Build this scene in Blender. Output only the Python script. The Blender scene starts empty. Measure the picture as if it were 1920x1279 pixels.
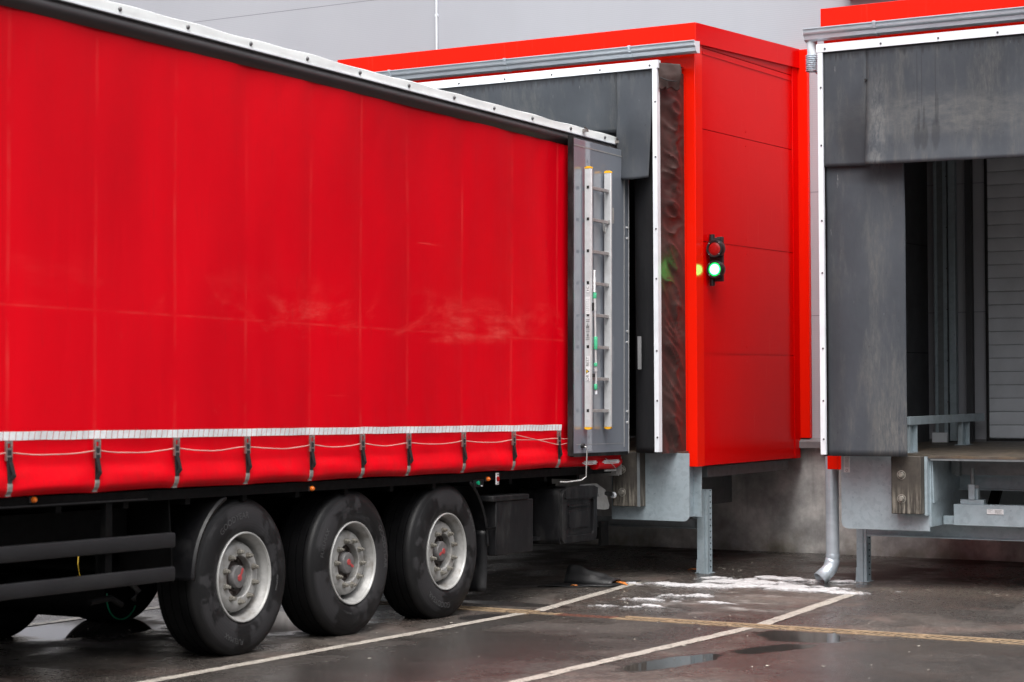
import bpy, bmesh, math, random
from mathutils import Vector, Matrix, noise
random.seed(7)
R = math.radians
sc = bpy.context.scene
col = sc.collection

# ------------------------------------------------------------------ camera, sky, sun, exposure
cam = bpy.data.cameras.new('camera')
cam.sensor_fit = 'HORIZONTAL'; cam.sensor_width = 36.0
cam.lens = 36.0 * 3848.56 / 1920.0
cam.clip_start = 0.1; cam.clip_end = 2000
cam.dof.use_dof = True; cam.dof.focus_distance = 18.3; cam.dof.aperture_fstop = 3.2
cob = bpy.data.objects.new('camera', cam); col.objects.link(cob); sc.camera = cob
Yv = Vector(((3290-960)/3848.56, -(705-639.5)/3848.56, -1)).normalized()
Xv = -Vector(((-5400-960)/3848.56, -(752-639.5)/3848.56, -1)).normalized()
Zv = Xv.cross(Yv).normalized(); Yv = Zv.cross(Xv).normalized()
rot = Matrix((Xv, Yv, Zv))
cob.matrix_world = Matrix.Translation((0, 0, 1.85)) @ rot.to_4x4()

SUN_EL, SUN_AZ = 60.0, 150.0          # azimuth clockwise from +Y
w = bpy.data.worlds.new("World"); sc.world = w; w.use_nodes = True
nt = w.node_tree; nt.nodes.clear()
sky = nt.nodes.new('ShaderNodeTexSky'); sky.sky_type = 'NISHITA'; sky.sun_disc = False
sky.sun_elevation = R(SUN_EL); sky.sun_rotation = R(SUN_AZ)
sky.air_density = 1.0; sky.dust_density = 6.0; sky.ozone_density = 1.0
hs = nt.nodes.new('ShaderNodeHueSaturation'); hs.inputs['Saturation'].default_value = 0.22
bg = nt.nodes.new('ShaderNodeBackground'); bg.inputs['Strength'].default_value = 0.15
wo = nt.nodes.new('ShaderNodeOutputWorld')
# overcast sky: brighter overhead than at the horizon
tcw = nt.nodes.new('ShaderNodeTexCoord'); spw = nt.nodes.new('ShaderNodeSeparateXYZ'); mrw = nt.nodes.new('ShaderNodeMapRange'); mxw = nt.nodes.new('ShaderNodeMix')
mxw.data_type = 'RGBA'; mxw.blend_type = 'MULTIPLY'; mxw.inputs[0].default_value = 1
mrw.inputs[1].default_value = 0; mrw.inputs[2].default_value = 1; mrw.inputs[3].default_value = .30; mrw.inputs[4].default_value = 2.3
nt.links.new(tcw.outputs['Generated'], spw.inputs[0]); nt.links.new(spw.outputs[2], mrw.inputs[0])
nt.links.new(sky.outputs[0], hs.inputs['Color']); nt.links.new(hs.outputs[0], mxw.inputs[6]); nt.links.new(mrw.outputs[0], mxw.inputs[7]); nt.links.new(mxw.outputs[2], bg.inputs[0]); nt.links.new(bg.outputs[0], wo.inputs[0])
sl = bpy.data.lights.new('sun', 'SUN'); sl.energy = 1.1; sl.angle = R(60); sl.color = (1.0, 0.97, 0.93)
so = bpy.data.objects.new('sun', sl); col.objects.link(so)
sd = Vector((math.sin(R(SUN_AZ))*math.cos(R(SUN_EL)), math.cos(R(SUN_AZ))*math.cos(R(SUN_EL)), math.sin(R(SUN_EL))))
so.rotation_euler = sd.to_track_quat('Z', 'Y').to_euler()
so.location = sd*40
sc.view_settings.view_transform = 'Standard'; sc.view_settings.look = 'None'
sc.view_settings.gamma = 1.0; sc.view_settings.exposure = 0.45
sc.cycles.max_bounces = 8; sc.cycles.use_denoising = True

# ------------------------------------------------------------------ material helpers
class NT:
    """small wrapper that builds node graphs by function calls"""
    def __init__(s, name):
        s.m = bpy.data.materials.new(name); s.m.use_nodes = True
        s.t = s.m.node_tree; s.t.nodes.clear()
        s.out = s.t.nodes.new('ShaderNodeOutputMaterial')
        s.b = s.t.nodes.new('ShaderNodeBsdfPrincipled')
        s.t.links.new(s.b.outputs[0], s.out.inputs[0])
        s.tc = s.t.nodes.new('ShaderNodeTexCoord')
        s.obj = s.tc.outputs['Object']
    def L(s, a, b): s.t.links.new(a, b)
    def put(s, inp, v):
        if hasattr(v, 'is_linked') or isinstance(v, bpy.types.NodeSocket): s.L(v, inp)
        else:
            if isinstance(v, (tuple, list)) and len(v) == 3 and inp.type == 'RGBA': v = (*v, 1)
            inp.default_value = v
    def set(s, **k):
        for a, v in k.items(): s.put(s.b.inputs[a.replace('_', ' ')], v)
    def node(s, typ, **k):
        n = s.t.nodes.new(typ)
        for a, v in k.items(): setattr(n, a, v)
        return n
    def map(s, scale=(1, 1, 1), loc=(0, 0, 0), rot=(0, 0, 0), v=None):
        n = s.node('ShaderNodeMapping'); s.L(v or s.obj, n.inputs[0])
        n.inputs['Scale'].default_value = scale; n.inputs['Location'].default_value = loc; n.inputs['Rotation'].default_value = rot
        return n.outputs[0]
    def noise(s, scale=5, detail=4, rough=.55, v=None, dist=0):
        n = s.node('ShaderNodeTexNoise'); s.L(v or s.obj, n.inputs['Vector'])
        n.inputs['Scale'].default_value = scale; n.inputs['Detail'].default_value = detail
        n.inputs['Roughness'].default_value = rough; n.inputs['Distortion'].default_value = dist
        return n.outputs[0]
    def ramp(s, f, stops):
        n = s.node('ShaderNodeValToRGB'); s.L(f, n.inputs[0])
        e = n.color_ramp.elements
        while len(e) < len(stops): e.new(.5)
        for i, (p, c) in enumerate(stops):
            e[i].position = p
            c = (c, c, c) if isinstance(c, (int, float)) else c
            e[i].color = (*c, 1)
        return n.outputs[0]
    def mr(s, f, a, b, c=0, d=1, smooth=False):
        n = s.node('ShaderNodeMapRange'); s.put(n.inputs[0], f)
        if smooth: n.interpolation_type = 'SMOOTHSTEP'
        for i, q in enumerate((a, b, c, d)): n.inputs[i+1].default_value = q
        return n.outputs[0]
    def math(s, op, a, b=0.0, c=0.0, clamp=False):
        n = s.node('ShaderNodeMath', operation=op); n.use_clamp = clamp
        s.put(n.inputs[0], a); s.put(n.inputs[1], b)
        if len(n.inputs) > 2: s.put(n.inputs[2], c)
        return n.outputs[0]
    def mix(s, f, a, b, mode='MIX'):
        n = s.node('ShaderNodeMix', data_type='RGBA', blend_type=mode)
        s.put(n.inputs[0], f); s.put(n.inputs[6], a); s.put(n.inputs[7], b)
        return n.outputs[2]
    def mixf(s, f, a, b):
        n = s.node('ShaderNodeMix'); s.put(n.inputs[0], f); s.put(n.inputs[2], a); s.put(n.inputs[3], b)
        return n.outputs[0]
    def xyz(s, v=None):
        n = s.node('ShaderNodeSeparateXYZ'); s.L(v or s.obj, n.inputs[0]); return n.outputs
    def bump(s, h, strength=.3, dist=.01, normal=None):
        n = s.node('ShaderNodeBump'); n.inputs['Strength'].default_value = strength; n.inputs['Distance'].default_value = dist
        s.L(h, n.inputs['Height'])
        if normal is not None: s.L(normal, n.inputs['Normal'])
        return n.outputs[0]
    def ell(s, cx, cy, rx, ry, rot=0, soft=.35, warp=None, wamt=.5):
        """soft-edged ellipse mask in the xy plane, edge broken up by noise"""
        v = s.obj
        m = s.node('ShaderNodeMapping', vector_type='TEXTURE'); s.L(v, m.inputs[0])
        m.inputs['Location'].default_value = (cx, cy, 0); m.inputs['Rotation'].default_value = (0, 0, R(rot)); m.inputs['Scale'].default_value = (rx, ry, 1000)
        l = s.node('ShaderNodeVectorMath', operation='LENGTH'); s.L(m.outputs[0], l.inputs[0])
        d = l.outputs['Value']
        if warp is not None: d = s.math('ADD', d, s.math('MULTIPLY', s.math('SUBTRACT', warp, .5), wamt))
        return s.mr(d, 1-soft, 1+soft, 1, 0, smooth=True)

MAT = {}
def simple(name, c, rough=.5, metal=0, var=.25, scale=6, bump=.0, spec=.5, dirt=None, dirtamt=.5, coat=0, emit=None, es=0, stretch=(1, 1, 1)):
    n = NT(name)
    v = n.map(scale=stretch)
    f = n.noise(scale, 5, .6, v)
    c2 = tuple(x*(1-var) for x in c); c3 = tuple(min(1, x*(1+var*.6)) for x in c)
    cc = n.ramp(f, [(.3, c2), (.7, c3)])
    if dirt:
        g = n.noise(scale*.45+1, 6, .65, n.map(scale=stretch, loc=(3, 7, 1)))
        cc = n.mix(n.mr(g, .5, .72, 0, dirtamt), cc, dirt)
    n.set(Base_Color=cc, Metallic=metal, Specular_IOR_Level=spec, Coat_Weight=coat)
    n.set(Roughness=n.mr(n.noise(scale*2.3, 3, .6, v), .3, .7, max(.02, rough-.08), min(1, rough+.1)))
    if bump: n.set(Normal=n.bump(n.noise(scale*9, 4, .6), bump, .004))
    if emit: n.set(Emission_Color=(*emit, 1), Emission_Strength=es)
    MAT[name] = n.m
    return n.m

# trailer curtain -----------------------------------------------------------
STRAPS = [-8.0, -7.2, -6.45, -5.67, -4.897, -4.128, -3.36, -2.599, -1.837, -1.184, -.539, .29, 1.117, 1.931]
def curtain_mat():
    n = NT('curtain_red')
    x, y, z = n.xyz()
    base = n.ramp(n.noise(.7, 3, .5, n.map(scale=(1, 1, .5))), [(.3, (.47, .0001, .006)), (.7, (.62, .0002, .007))])
    # dusty weld band across the middle and soft patches above it
    wob = n.noise(1.6, 5, .65)
    zz = n.math('ADD', z, n.math('MULTIPLY', n.math('SUBTRACT', wob, .5), .30))
    zz = n.math('ADD', zz, n.math('MULTIPLY', y, .004))
    band = n.math('MULTIPLY', n.mr(zz, 2.16, 2.24, 0, 1, True), n.mr(zz, 2.24, 2.62, 1, 0, True))
    pat = n.mr(n.noise(1.1, 6, .68, n.map(scale=(1, .8, 1.3), loc=(0, 4.3, 0), rot=(R(-25), 0, 0)), dist=.6), .46, .66, 0, 1, True)
    scr = n.mr(n.noise(9, 6, .75, n.map(scale=(1, .22, 1.6), rot=(R(-38), 0, 0))), .40, .62)
    dust = n.math('MULTIPLY', n.math('MULTIPLY', n.math('MULTIPLY', band, pat), n.math('ADD', .15, n.math('MULTIPLY', scr, .85))), n.mr(y, -4.6, -1.2, .30, .9))
    scratch = n.mr(n.noise(5, 3, .5, n.map(scale=(1, .12, 5), rot=(R(24), 0, 0), loc=(0, 3, 1))), .70, .74, 0, .5)
    dust = n.math('MAXIMUM', dust, n.math('MULTIPLY', scratch, n.mr(n.noise(.8, 2, .5), .5, .62)))
    # horizontal weld line
    ln = n.math('MULTIPLY', n.mr(n.math('ABSOLUTE', n.math('SUBTRACT', z, 2.235)), 0, .012, 1, 0), .09)
    ln = n.math('MULTIPLY', ln, n.mr(n.noise(3.1, 3, .6), .4, .6, 0.1, 1))
    # faint vertical stripes where the straps run behind the tarpaulin
    vs = None
    for sy in STRAPS:
        d = n.math('ABSOLUTE', n.math('SUBTRACT', y, sy))
        a = n.mr(d, .006, .024, 1, 0, True)
        vs = a if vs is None else n.math('MAXIMUM', vs, a)
    vs = n.math('MULTIPLY', vs, n.mr(n.noise(2.2, 4, .7, n.map(scale=(1, 1, .8), loc=(0, 1, 9))), .42, .70, .0, .09))
    # 
    f = n.math('MAXIMUM', n.math('MULTIPLY', dust, .30), n.math('MAXIMUM', ln, vs))
    cc = n.mix(f, base, (.86, .20, .16))
    # splashed dirt near the hem and a few drips
    drip = n.mr(n.noise(9, 4, .6, n.map(scale=(1, 3, .28), loc=(0, 0, 2))), .60, .78, 0, .35)
    cc = n.mix(drip, cc, (.38, .012, .015))
    hem = n.math('MULTIPLY', n.mr(z, 1.13, 1.45, .45, 0), n.mr(n.noise(14, 5, .7), .4, .7))
    cc = n.mix(hem, cc, (.30, .015, .015))
    pt = n.mr(n.noise(5, 5, .7, n.map(scale=(1, 1.0, .7), loc=(0, 2, 5))), .67, .73, 0, .3)
    cc = n.mix(n.math('MULTIPLY', pt, n.mr(z, 1.5, 2.3, 1, 0)), cc, (.85, .22, .18))
    n.set(Base_Color=cc, Roughness=n.mixf(f, n.mr(n.noise(3, 3), .3, .7, .38, .52), .7), Specular_IOR_Level=.09)
    wv = n.noise(240, 2, .5)
    lg = n.noise(2.4, 3, .5, n.map(scale=(1, 1.6, .35)))
    n.set(Normal=n.bump(lg, .25, .03, n.bump(wv, .08, .002)))
    MAT['curtain'] = n.m
curtain_mat()

def house_red(name, base, ribs=True, rough=.16, spec=.22):
    n = NT(name)
    x, y, z = n.xyz()
    cc = n.mix(n.mr(n.noise(1.3, 5, .6), .3, .7, 0, .25), base, (base[0]*.78, base[1]*.6, base[2]))
    st = n.mr(n.noise(7, 4, .6, n.map(scale=(3, 3, .25))), .62, .8, 0, .25)
    cc = n.mix(st, cc, (base[0], base[1]+.06, base[2]+.04))
    h = n.noise(2.2, 3, .5)
    n.set(Base_Color=cc, Roughness=n.mr(n.noise(5, 4), .3, .7, rough, rough+.1), Specular_IOR_Level=spec)
    bm = n.bump(h, .06, .02)
    if ribs:
        wv = n.math('SINE', n.math('MULTIPLY', z, 2*math.pi/.021))
        bm = n.bump(wv, .12, .0006, bm)
    n.set(Normal=bm)
    MAT[name] = n.m
house_red('house_panel_red', (.62, .0008, .001), rough=.14, spec=.09)
house_red('house_trim_red', (.74, .010, .002), ribs=False, rough=.10)

def wall_mat():
    n = NT('wall_panel_grey')
    x, y, z = n.xyz()
    c = n.ramp(n.noise(.35, 4, .6), [(.3, (.33, .34, .375)), (.7, (.375, .385, .42))])
    st = n.mr(n.noise(3, 4, .6, n.map(scale=(2, 1, .15))), .5, .8, 0, .25)
    c = n.mix(st, c, (.33, .34, .36))
    per = .0215
    wv = n.math('SINE', n.math('MULTIPLY', z, 2*math.pi/per))
    c = n.mix(n.mr(wv, .3, 1, 0, .13), c, (.25, .25, .28))
    q = n.math('ABSOLUTE', n.math('SUBTRACT', n.math('FRACT', n.math('DIVIDE', n.math('SUBTRACT', z, 1.255), 1.2616)), .5))
    seam = n.mr(q, .4955, .4985, 0, 1)
    c = n.mix(n.math('MULTIPLY', seam, .7), c, (.08, .08, .09))
    n.set(Base_Color=c, Roughness=.45, Normal=n.bump(wv, .2, .001))
    MAT['wall'] = n.m
wall_mat()

def concrete_mat():
    n = NT('cast_concrete')
    x, y, z = n.xyz()
    a = n.noise(2.3, 7, .60)
    c = n.ramp(a, [(.34, (.24, .235, .23)), (.5, (.42, .41, .40)), (.64, (.64, .625, .60))])
    f = n.noise(14, 6, .7)
    c = n.mix(n.mr(f, .35, .75, 0, .35), c, (.12, .115, .11))
    algae = n.math('MULTIPLY', n.mr(z, .05, .42, .8, 0, True), n.mr(n.noise(2.6, 5, .65), .42, .66))
    c = n.mix(algae, c, (.13, .105, .06))
    wet = n.mr(n.math('ADD', z, n.math('MULTIPLY', n.noise(2.3, 4), .2)), .12, .30, .6, 0, True)
    c = n.mix(wet, c, (.06, .052, .045))
    st = n.mr(n.noise(4, 4, .6, n.map(scale=(2, 1, .15))), .55, .8, 0, .5)
    c = n.mix(st, c, (.09, .085, .08))
    n.set(Base_Color=c, Roughness=.75, Normal=n.bump(f, .35, .006))
    MAT['concrete'] = n.m
concrete_mat()

def asphalt_mat():
    n = NT('wet_asphalt')
    x, y, z = n.xyz()
    fine = n.noise(170, 3, .7); mid = n.noise(22, 6, .65); big = n.noise(.9, 6, .6); wr = n.noise(2.6, 6, .62)
    grit = n.mr(n.noise(75, 3, .75), .56, .68); stone = n.mr(n.noise(48, 3, .7, n.map(loc=(3, 3, 0))), .35, .65)
    # tone: brownish damp asphalt
    c = n.ramp(big, [(.30, (.040, .035, .032)), (.5, (.076, .064, .057)), (.72, (.125, .104, .090))])
    c = n.mix(n.mr(mid, .38, .66, 0, .75), c, (.022, .019, .017))
    # reddish stone patches on the right
    red = n.mr(n.noise(1.7, 5, .6, n.map(loc=(4, 1, 0))), .50, .68, 0, .55)
    c = n.mix(red, c, (.115, .074, .061))
    c = n.mix(1, c, n.mix(stone, (.62, .62, .62), (1.35, 1.35, 1.35)), 'MULTIPLY')
    # darker, bluish smooth bay between the two painted lines
    bay = n.math('MULTIPLY', n.mr(x, -8.5, -8.3, 0, 1), n.math('MULTIPLY', n.mr(n.math('ADD', x, n.math('MULTIPLY', wr, .25)), -6.55, -6.2, 1, 0), n.mr(y, 14.12, 14.17, 1, 0)))
    c = n.mix(n.math('MULTIPLY', bay, .80), c, (.026, .0245, .0225))
    c = n.mix(n.math('MULTIPLY', grit, .62), c, (.34, .31, .27))
    chips = n.mr(n.noise(34, 2, .5, n.map(loc=(8, 1, 0))), .66, .72)
    c = n.mix(n.math('MULTIPLY', chips, .5), c, (.26, .235, .21))
    pits = n.mr(n.noise(40, 2, .5, n.map(loc=(1, 7, 0))), .64, .72)
    c = n.mix(n.math('MULTIPLY', pits, .6), c, (.014, .012, .011))
    # dried white residue round the slush
    res = n.math('MULTIPLY', n.ell(-7.75, 15.6, 1.0, 1.1, 0, soft=.5, warp=wr, wamt=1.4), n.mr(n.noise(3.2, 7, .72, n.map(scale=(.8, 1.5, 1), rot=(0, 0, R(12)))), .50, .66, 0, .55, True))
    c = n.mix(res, c, (.34, .325, .31))
    res2 = n.math('MULTIPLY', n.ell(-5.9, 16.9, .8, .3, 0, soft=.5, warp=wr, wamt=1.4), n.mr(mid, .48, .62, 0, .5, True))
    c = n.mix(res2, c, (.30, .26, .20))
    # water: damp film and puddles
    damp = n.mr(n.math('ADD', n.noise(.75, 6, .62, n.map(loc=(9, 3, 0))), n.math('MULTIPLY', mid, .15)), .46, .62, 0, 1, True)
    pud = None
    for e in ((-5.90, 13.80, .42, .34, -20, .25, .6), (-6.06, 12.05, .17, .62, -8, .25, .6), (-5.80, 13.0, .16, .42, -20, .3, .6),
                            (-8.62, 13.75, .12, .25, 0, .15, .5), (-9.8, 12.5, .8, .9, 0, .3, .8), (-10.8, 11.6, .6, .8, 0, .3, .9), (-7.1, 16.95, .45, .3, 0, .3, .7),
              (-8.9, 14.65, .5, .12, 0, .3, .6), (-12.6, 9.5, 1.2, 1.5, 0, .3, .8)):
        a = n.ell(*e[:5], soft=e[5], warp=wr, wamt=e[6]*2)
        pud = a if pud is None else n.math('MAXIMUM', pud, a)
    sheen = None
    for e in ((-7.55, 11.2, .7, 1.8, 4, .45, .9), (-4.6, 12.6, 1.2, 1.3, 10, .45, .9), (-8.35, 13.4, .25, .7, 0, .4, .9)):
        a = n.ell(*e[:5], soft=e[5], warp=wr, wamt=e[6]*1.4)
        sheen = a if sheen is None else n.math('MAXIMUM', sheen, a)
    c = n.mix(n.math('MULTIPLY', sheen, .45), c, (.040, .038, .038))
    c = n.mix(n.math('MULTIPLY', damp, .45), c, (.030, .027, .025))
    # ground gets darker from the dock fronts towards the wall
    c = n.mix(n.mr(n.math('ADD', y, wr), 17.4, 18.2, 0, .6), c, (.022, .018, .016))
    c = n.mix(n.math('MULTIPLY', pud, .80), c, (.022, .019, .018))
    rough = n.mixf(damp, n.mr(mid, .3, .7, .60, .78), n.mr(mid, .3, .7, .16, .34))
    rough = n.mixf(n.math('MULTIPLY', sheen, .85), rough, .13)
    rough = n.mixf(pud, rough, .04)
    hgt = n.math('ADD', n.math('MULTIPLY', fine, .6), mid)
    bmp = n.bump(hgt, .45, .006)
    flat = n.node('ShaderNodeCombineXYZ'); flat.inputs[2].default_value = 1
    mx = n.node('ShaderNodeMix', data_type='VECTOR'); n.L(n.mr(pud, .35, .8), mx.inputs[0]); n.L(bmp, mx.inputs[4]); n.L(flat.outputs[0], mx.inputs[5])
    n.set(Base_Color=c, Roughness=rough, Normal=mx.outputs[1], Specular_IOR_Level=n.mixf(n.math('MAXIMUM', n.math('MAXIMUM', pud, sheen), damp), .30, .5))
    MAT['asphalt'] = n.m
asphalt_mat()

def paint_mat():
    n = NT('worn_line_paint')
    a = n.noise(7, 6, .7); b = n.noise(60, 4, .7); g = n.noise(150, 2, .7)
    c = n.ramp(b, [(.3, (.22, .20, .17)), (.6, (.42, .39, .345))])
    wear = n.math('MAXIMUM', n.mr(n.noise(11, 7, .78), .54, .62, 0, .9), n.mr(n.noise(75, 3, .75), .52, .62, 0, .8))
    c = n.mix(wear, c, (.075, .062, .054))
    n.set(Base_Color=c, Roughness=.5, Normal=n.bump(b, .4, .003))
    MAT['paint'] = n.m
paint_mat()

def rubber_sheet(name, c0, c1, stain=(.10, .10, .095), amt=.6, marks=True):
    n = NT(name)
    x, y, z = n.xyz()
    c = n.ramp(n.noise(1.2, 5, .6, n.map(scale=(1, 1, .6))), [(.3, c0), (.7, c1)])
    def em(cx, cz, rx, rz, soft, wamt=.6, rot=0, wn=None):
        m = n.node('ShaderNodeMapping', vector_type='TEXTURE'); n.L(n.obj, m.inputs[0])
        m.inputs['Location'].default_value = (cx, 0, cz); m.inputs['Rotation'].default_value = (0, R(rot), 0); m.inputs['Scale'].default_value = (rx, 1000, rz)
        l = n.node('ShaderNodeVectorMath', operation='LENGTH'); n.L(m.outputs[0], l.inputs[0])
        d = n.math('ADD', l.outputs['Value'], n.math('MULTIPLY', n.math('SUBTRACT', wn, .5), wamt))
        return n.mr(d, 1-soft, 1+soft, 1, 0, smooth=True)
    # vertical rub streaks from lorries, fine grained
    grain = n.noise(34, 5, .72, n.map(scale=(1.6, 1, .35)))
    rub = n.noise(3.1, 6, .7, n.map(scale=(1.5, 1, .32), loc=(2, 0, 3)))
    s1 = n.math('MULTIPLY', n.mr(rub, .46, .66, 0, amt, True), n.mr(grain, .35, .62, .2, 1))
    c = n.mix(s1, c, stain)
    if marks:
        w1 = n.noise(3.0, 6, .7)
        pale = n.math('MULTIPLY', em(1.15, 4.08, .95, .16, .5, 1.2, 2, w1), n.mr(n.noise(7, 6, .75, n.map(scale=(.6, 1, 1.5))), .38, .66, .1, .85))
        c = n.mix(n.math('MULTIPLY', pale, .7), c, (.125, .126, .122))
        edge = n.math('MULTIPLY', em(.53, 4.0, .09, .40, .6, 1.4, 0, w1), n.mr(n.noise(22, 6, .75, n.map(scale=(1.5, 1, .5))), .42, .62))
        c = n.mix(n.math('MULTIPLY', edge, .4), c, (.20, .20, .195))
        low = n.math('MULTIPLY', em(.62, 1.42, .16, .24, .6, 1.2, 0, w1), n.mr(n.noise(16, 6, .75, n.map(scale=(2.2, 1, .3))), .44, .64))
        c = n.mix(n.math('MULTIPLY', low, .5), c, (.16, .155, .145))
        dk = n.math('MAXIMUM', em(.33, 3.95, .15, .25, .7, 1.0, 0, w1), em(.50, 3.60, .28, .06, .7, .8, 0, w1))
        dk = n.math('MAXIMUM', dk, em(.05, 2.2, .12, 1.4, .8, 1.2, 0, w1))
        c = n.mix(n.math('MULTIPLY', dk, .6), c, (.022, .023, .027))
        w2 = n.noise(18, 4, .6)
        for e in ((.895, 3.90, .030, .11), (.955, 3.90, .034, .12), (.905, 4.04, .012, .10), (.950, 4.06, .010, .10), (1.055, 3.92, .036, .14), (1.062, 4.12, .018, .13), (1.05, 4.40, .004, .28), (.93, 4.40, .004, .28), (.89, 4.40, .004, .26), (2.7, 4.0, .03, .12)):
            c = n.mix(n.math('MULTIPLY', em(*e, .25, .5, 0, w2), .42), c, (.020, .022, .026))
        # drips hanging from the top profile
        tp = n.math('MULTIPLY', n.mr(n.math('ADD', z, n.math('MULTIPLY', n.noise(26, 3, .6, n.map(scale=(1, 1, .05))), .20)), 4.71, 4.76), .75)
        c = n.mix(tp, c, (.018, .019, .022))
        sc1 = n.mr(n.noise(6, 5, .75, n.map(scale=(5, 1, .6), loc=(7, 0, 0))), .69, .73, 0, .7)
        c = n.mix(sc1, c, (.30, .30, .30))
    sp = n.mr(n.noise(38, 3, .7), .66, .76, 0, .6)
    c = n.mix(sp, c, (.018, .018, .021))
    n.set(Base_Color=c, Roughness=n.mr(n.noise(4, 4), .3, .7, .48, .66), Specular_IOR_Level=.28,
          Normal=n.bump(n.noise(3.3, 4, .55, n.map(scale=(1, 1, .5))), .35, .03))
    MAT[name] = n.m
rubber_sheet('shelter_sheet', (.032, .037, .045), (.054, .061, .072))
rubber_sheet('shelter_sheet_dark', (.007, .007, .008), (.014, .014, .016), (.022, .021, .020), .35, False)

def fabric_mat():
    n = NT('brown_side_cover')
    c = n.ramp(n.noise(3, 5, .6), [(.3, (.028, .017, .016)), (.7, (.052, .033, .030))])
    d = n.mr(n.noise(4, 5, .65, n.map(scale=(1, 1, 2.2), rot=(R(35), 0, 0))), .5, .72, 0, .55)
    c = n.mix(d, c, (.095, .072, .066))
    n.set(Base_Color=c, Roughness=.40, Specular_IOR_Level=.25)
    MAT['fabric'] = n.m
fabric_mat()

def bumper_mat():
    n = NT('bumper_block')
    x, y, z = n.xyz()
    c = n.ramp(n.noise(5, 6, .65), [(.3, (.014, .012, .010)), (.7, (.055, .047, .038))])
    st = n.mr(n.noise(9, 5, .7, n.map(scale=(5, 5, .35))), .45, .65)
    low = n.mr(z, .72, 1.0, 1, .04, True)
    c = n.mix(n.math('MULTIPLY', n.math('MULTIPLY', st, low), .8), c, (.26, .24, .20))
    n.set(Base_Color=c, Roughness=.8, Normal=n.bump(n.noise(30, 5, .7, n.map(scale=(3, 3, .5))), .5, .006))
    MAT['bumper'] = n.m
bumper_mat()

def galv(name, c, rough=.42, dirt=.35):
    n = NT(name)
    sp = n.node('ShaderNodeTexVoronoi'); n.L(n.obj, sp.inputs['Vector']); sp.inputs['Scale'].default_value = 28
    v = n.mr(n.xyz(sp.outputs['Color'])[0], 0, 1, .88, 1.12)
    cc = n.mix(1, c, n.mix(v, (0, 0, 0), (1, 1, 1)), 'MULTIPLY')
    m1 = n.mr(n.noise(7, 6, .7), .48, .72, 0, dirt)
    cc = n.mix(m1, cc, (c[0]*.5, c[1]*.5, c[2]*.5))
    m2 = n.mr(n.noise(24, 5, .7), .62, .76, 0, .55)
    cc = n.mix(m2, cc, (.09, .095, .10))
    st = n.mr(n.noise(6, 4, .6, n.map(scale=(4, 4, .2))), .55, .8, 0, .35)
    cc = n.mix(st, cc, (.75*c[0]+.08, .75*c[1]+.08, .75*c[2]+.08))
    n.set(Base_Color=cc, Metallic=.35, Roughness=n.mr(n.noise(11, 4), .3, .7, rough-.06, rough+.14))
    MAT[name] = n.m
galv('galvanised', (.34, .41, .45))
galv('galvanised_dark', (.17, .19, .20), .5)
def bright_galv():
    n = NT('gutter_steel')
    cc = n.ramp(n.noise(3, 4, .6, n.map(scale=(1, 4, 4))), [(.3, (.46, .52, .58)), (.7, (.60, .66, .72))])
    n.set(Base_Color=cc, Metallic=.45, Roughness=.33)
    MAT['gutter'] = n.m
bright_galv()

def tyre_mat():
    n = NT('tyre_rubber')
    x, y, z = n.xyz()
    c = n.ramp(n.noise(4, 5, .6), [(.3, (.004, .004, .0045)), (.7, (.009, .009, .0095))])
    # patchy dried dust on the sidewall (dark where still wet)
    r = n.math('SQRT', n.math('ADD', n.math('MULTIPLY', y, y), n.math('MULTIPLY', z, z)))
    dry = n.mr(n.noise(3.4, 5, .6, n.map(loc=(5, 2, 8))), .46, .52, 0, 1, True)
    dry = n.math('MULTIPLY', dry, n.mr(r, .50, .47, 0, 1))
    dry = n.math('MULTIPLY', dry, n.mr(x, -.09, -.05, 0, 1))
    c = n.mix(n.math('MULTIPLY', dry, .8), c, (.027, .026, .028))
    rg = n.math('SINE', n.math('MULTIPLY', r, 330))
    n.set(Base_Color=c, Roughness=n.mixf(dry, .5, .7), Specular_IOR_Level=n.mr(x, -.09, -.05, .06, .27), Normal=n.bump(rg, .12, .0012, n.bump(n.noise(50, 4), .2, .002)))
    MAT['tyre'] = n.m
tyre_mat()

simple('lettering', (.06, .06, .062), .6)
simple('rim_steel', (.29, .288, .28), .45, .15, .25, 14, .1, dirt=(.12, .10, .08), dirtamt=.8)
simple('rim_lip', (.40, .40, .39), .34, .3, .12, 9)
simple('wheel_nut', (.22, .21, .185), .5, .4, .3, 30, dirt=(.14, .11, .08))
simple('hub_dark', (.075, .060, .055), .5, .3, .4, 25, .2, dirt=(.12, .09, .08))
simple('hub_cap', (.13, .125, .125), .5, .1, .3, 25)
simple('hub_red', (.36, .045, .045), .5, 0, .2, 30)
simple('chassis_black', (.0022, .0022, .0024), .6, 0, .4, 9, .15, spec=.10, dirt=(.006, .0055, .005))
simple('fender_plastic', (.005, .005, .006), .40, 0, .3, 8, .1, spec=.3, dirt=(.035, .035, .035), dirtamt=.5)
simple('guard_alu', (.010, .010, .0115), .46, .2, .35, 7, .1, dirt=(.018, .018, .018), dirtamt=.7, stretch=(1, .35, 1))
simple('box_black', (.006, .006, .007), .5, 0, .35, 8, .15, spec=.25, dirt=(.055, .054, .052), dirtamt=.55, stretch=(1, 1, .35))
simple('tarp_white', (.74, .77, .77), .42, 0, .10, 3, .05, dirt=(.50, .52, .51), dirtamt=.3)
simple('rail_dark', (.020, .017, .018), .40, 0, .25, 4, .05, stretch=(1, .4, 1))
simple('rivet', (.10, .10, .105), .4, .5, .2, 20)
simple('frame_white', (.72, .755, .80), .38, .1, .10, 5, dirt=(.52, .55, .60), dirtamt=.25)
simple('alu', (.60, .61, .62), .36, .35, .12, 12, dirt=(.42, .42, .42), dirtamt=.4)
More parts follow.
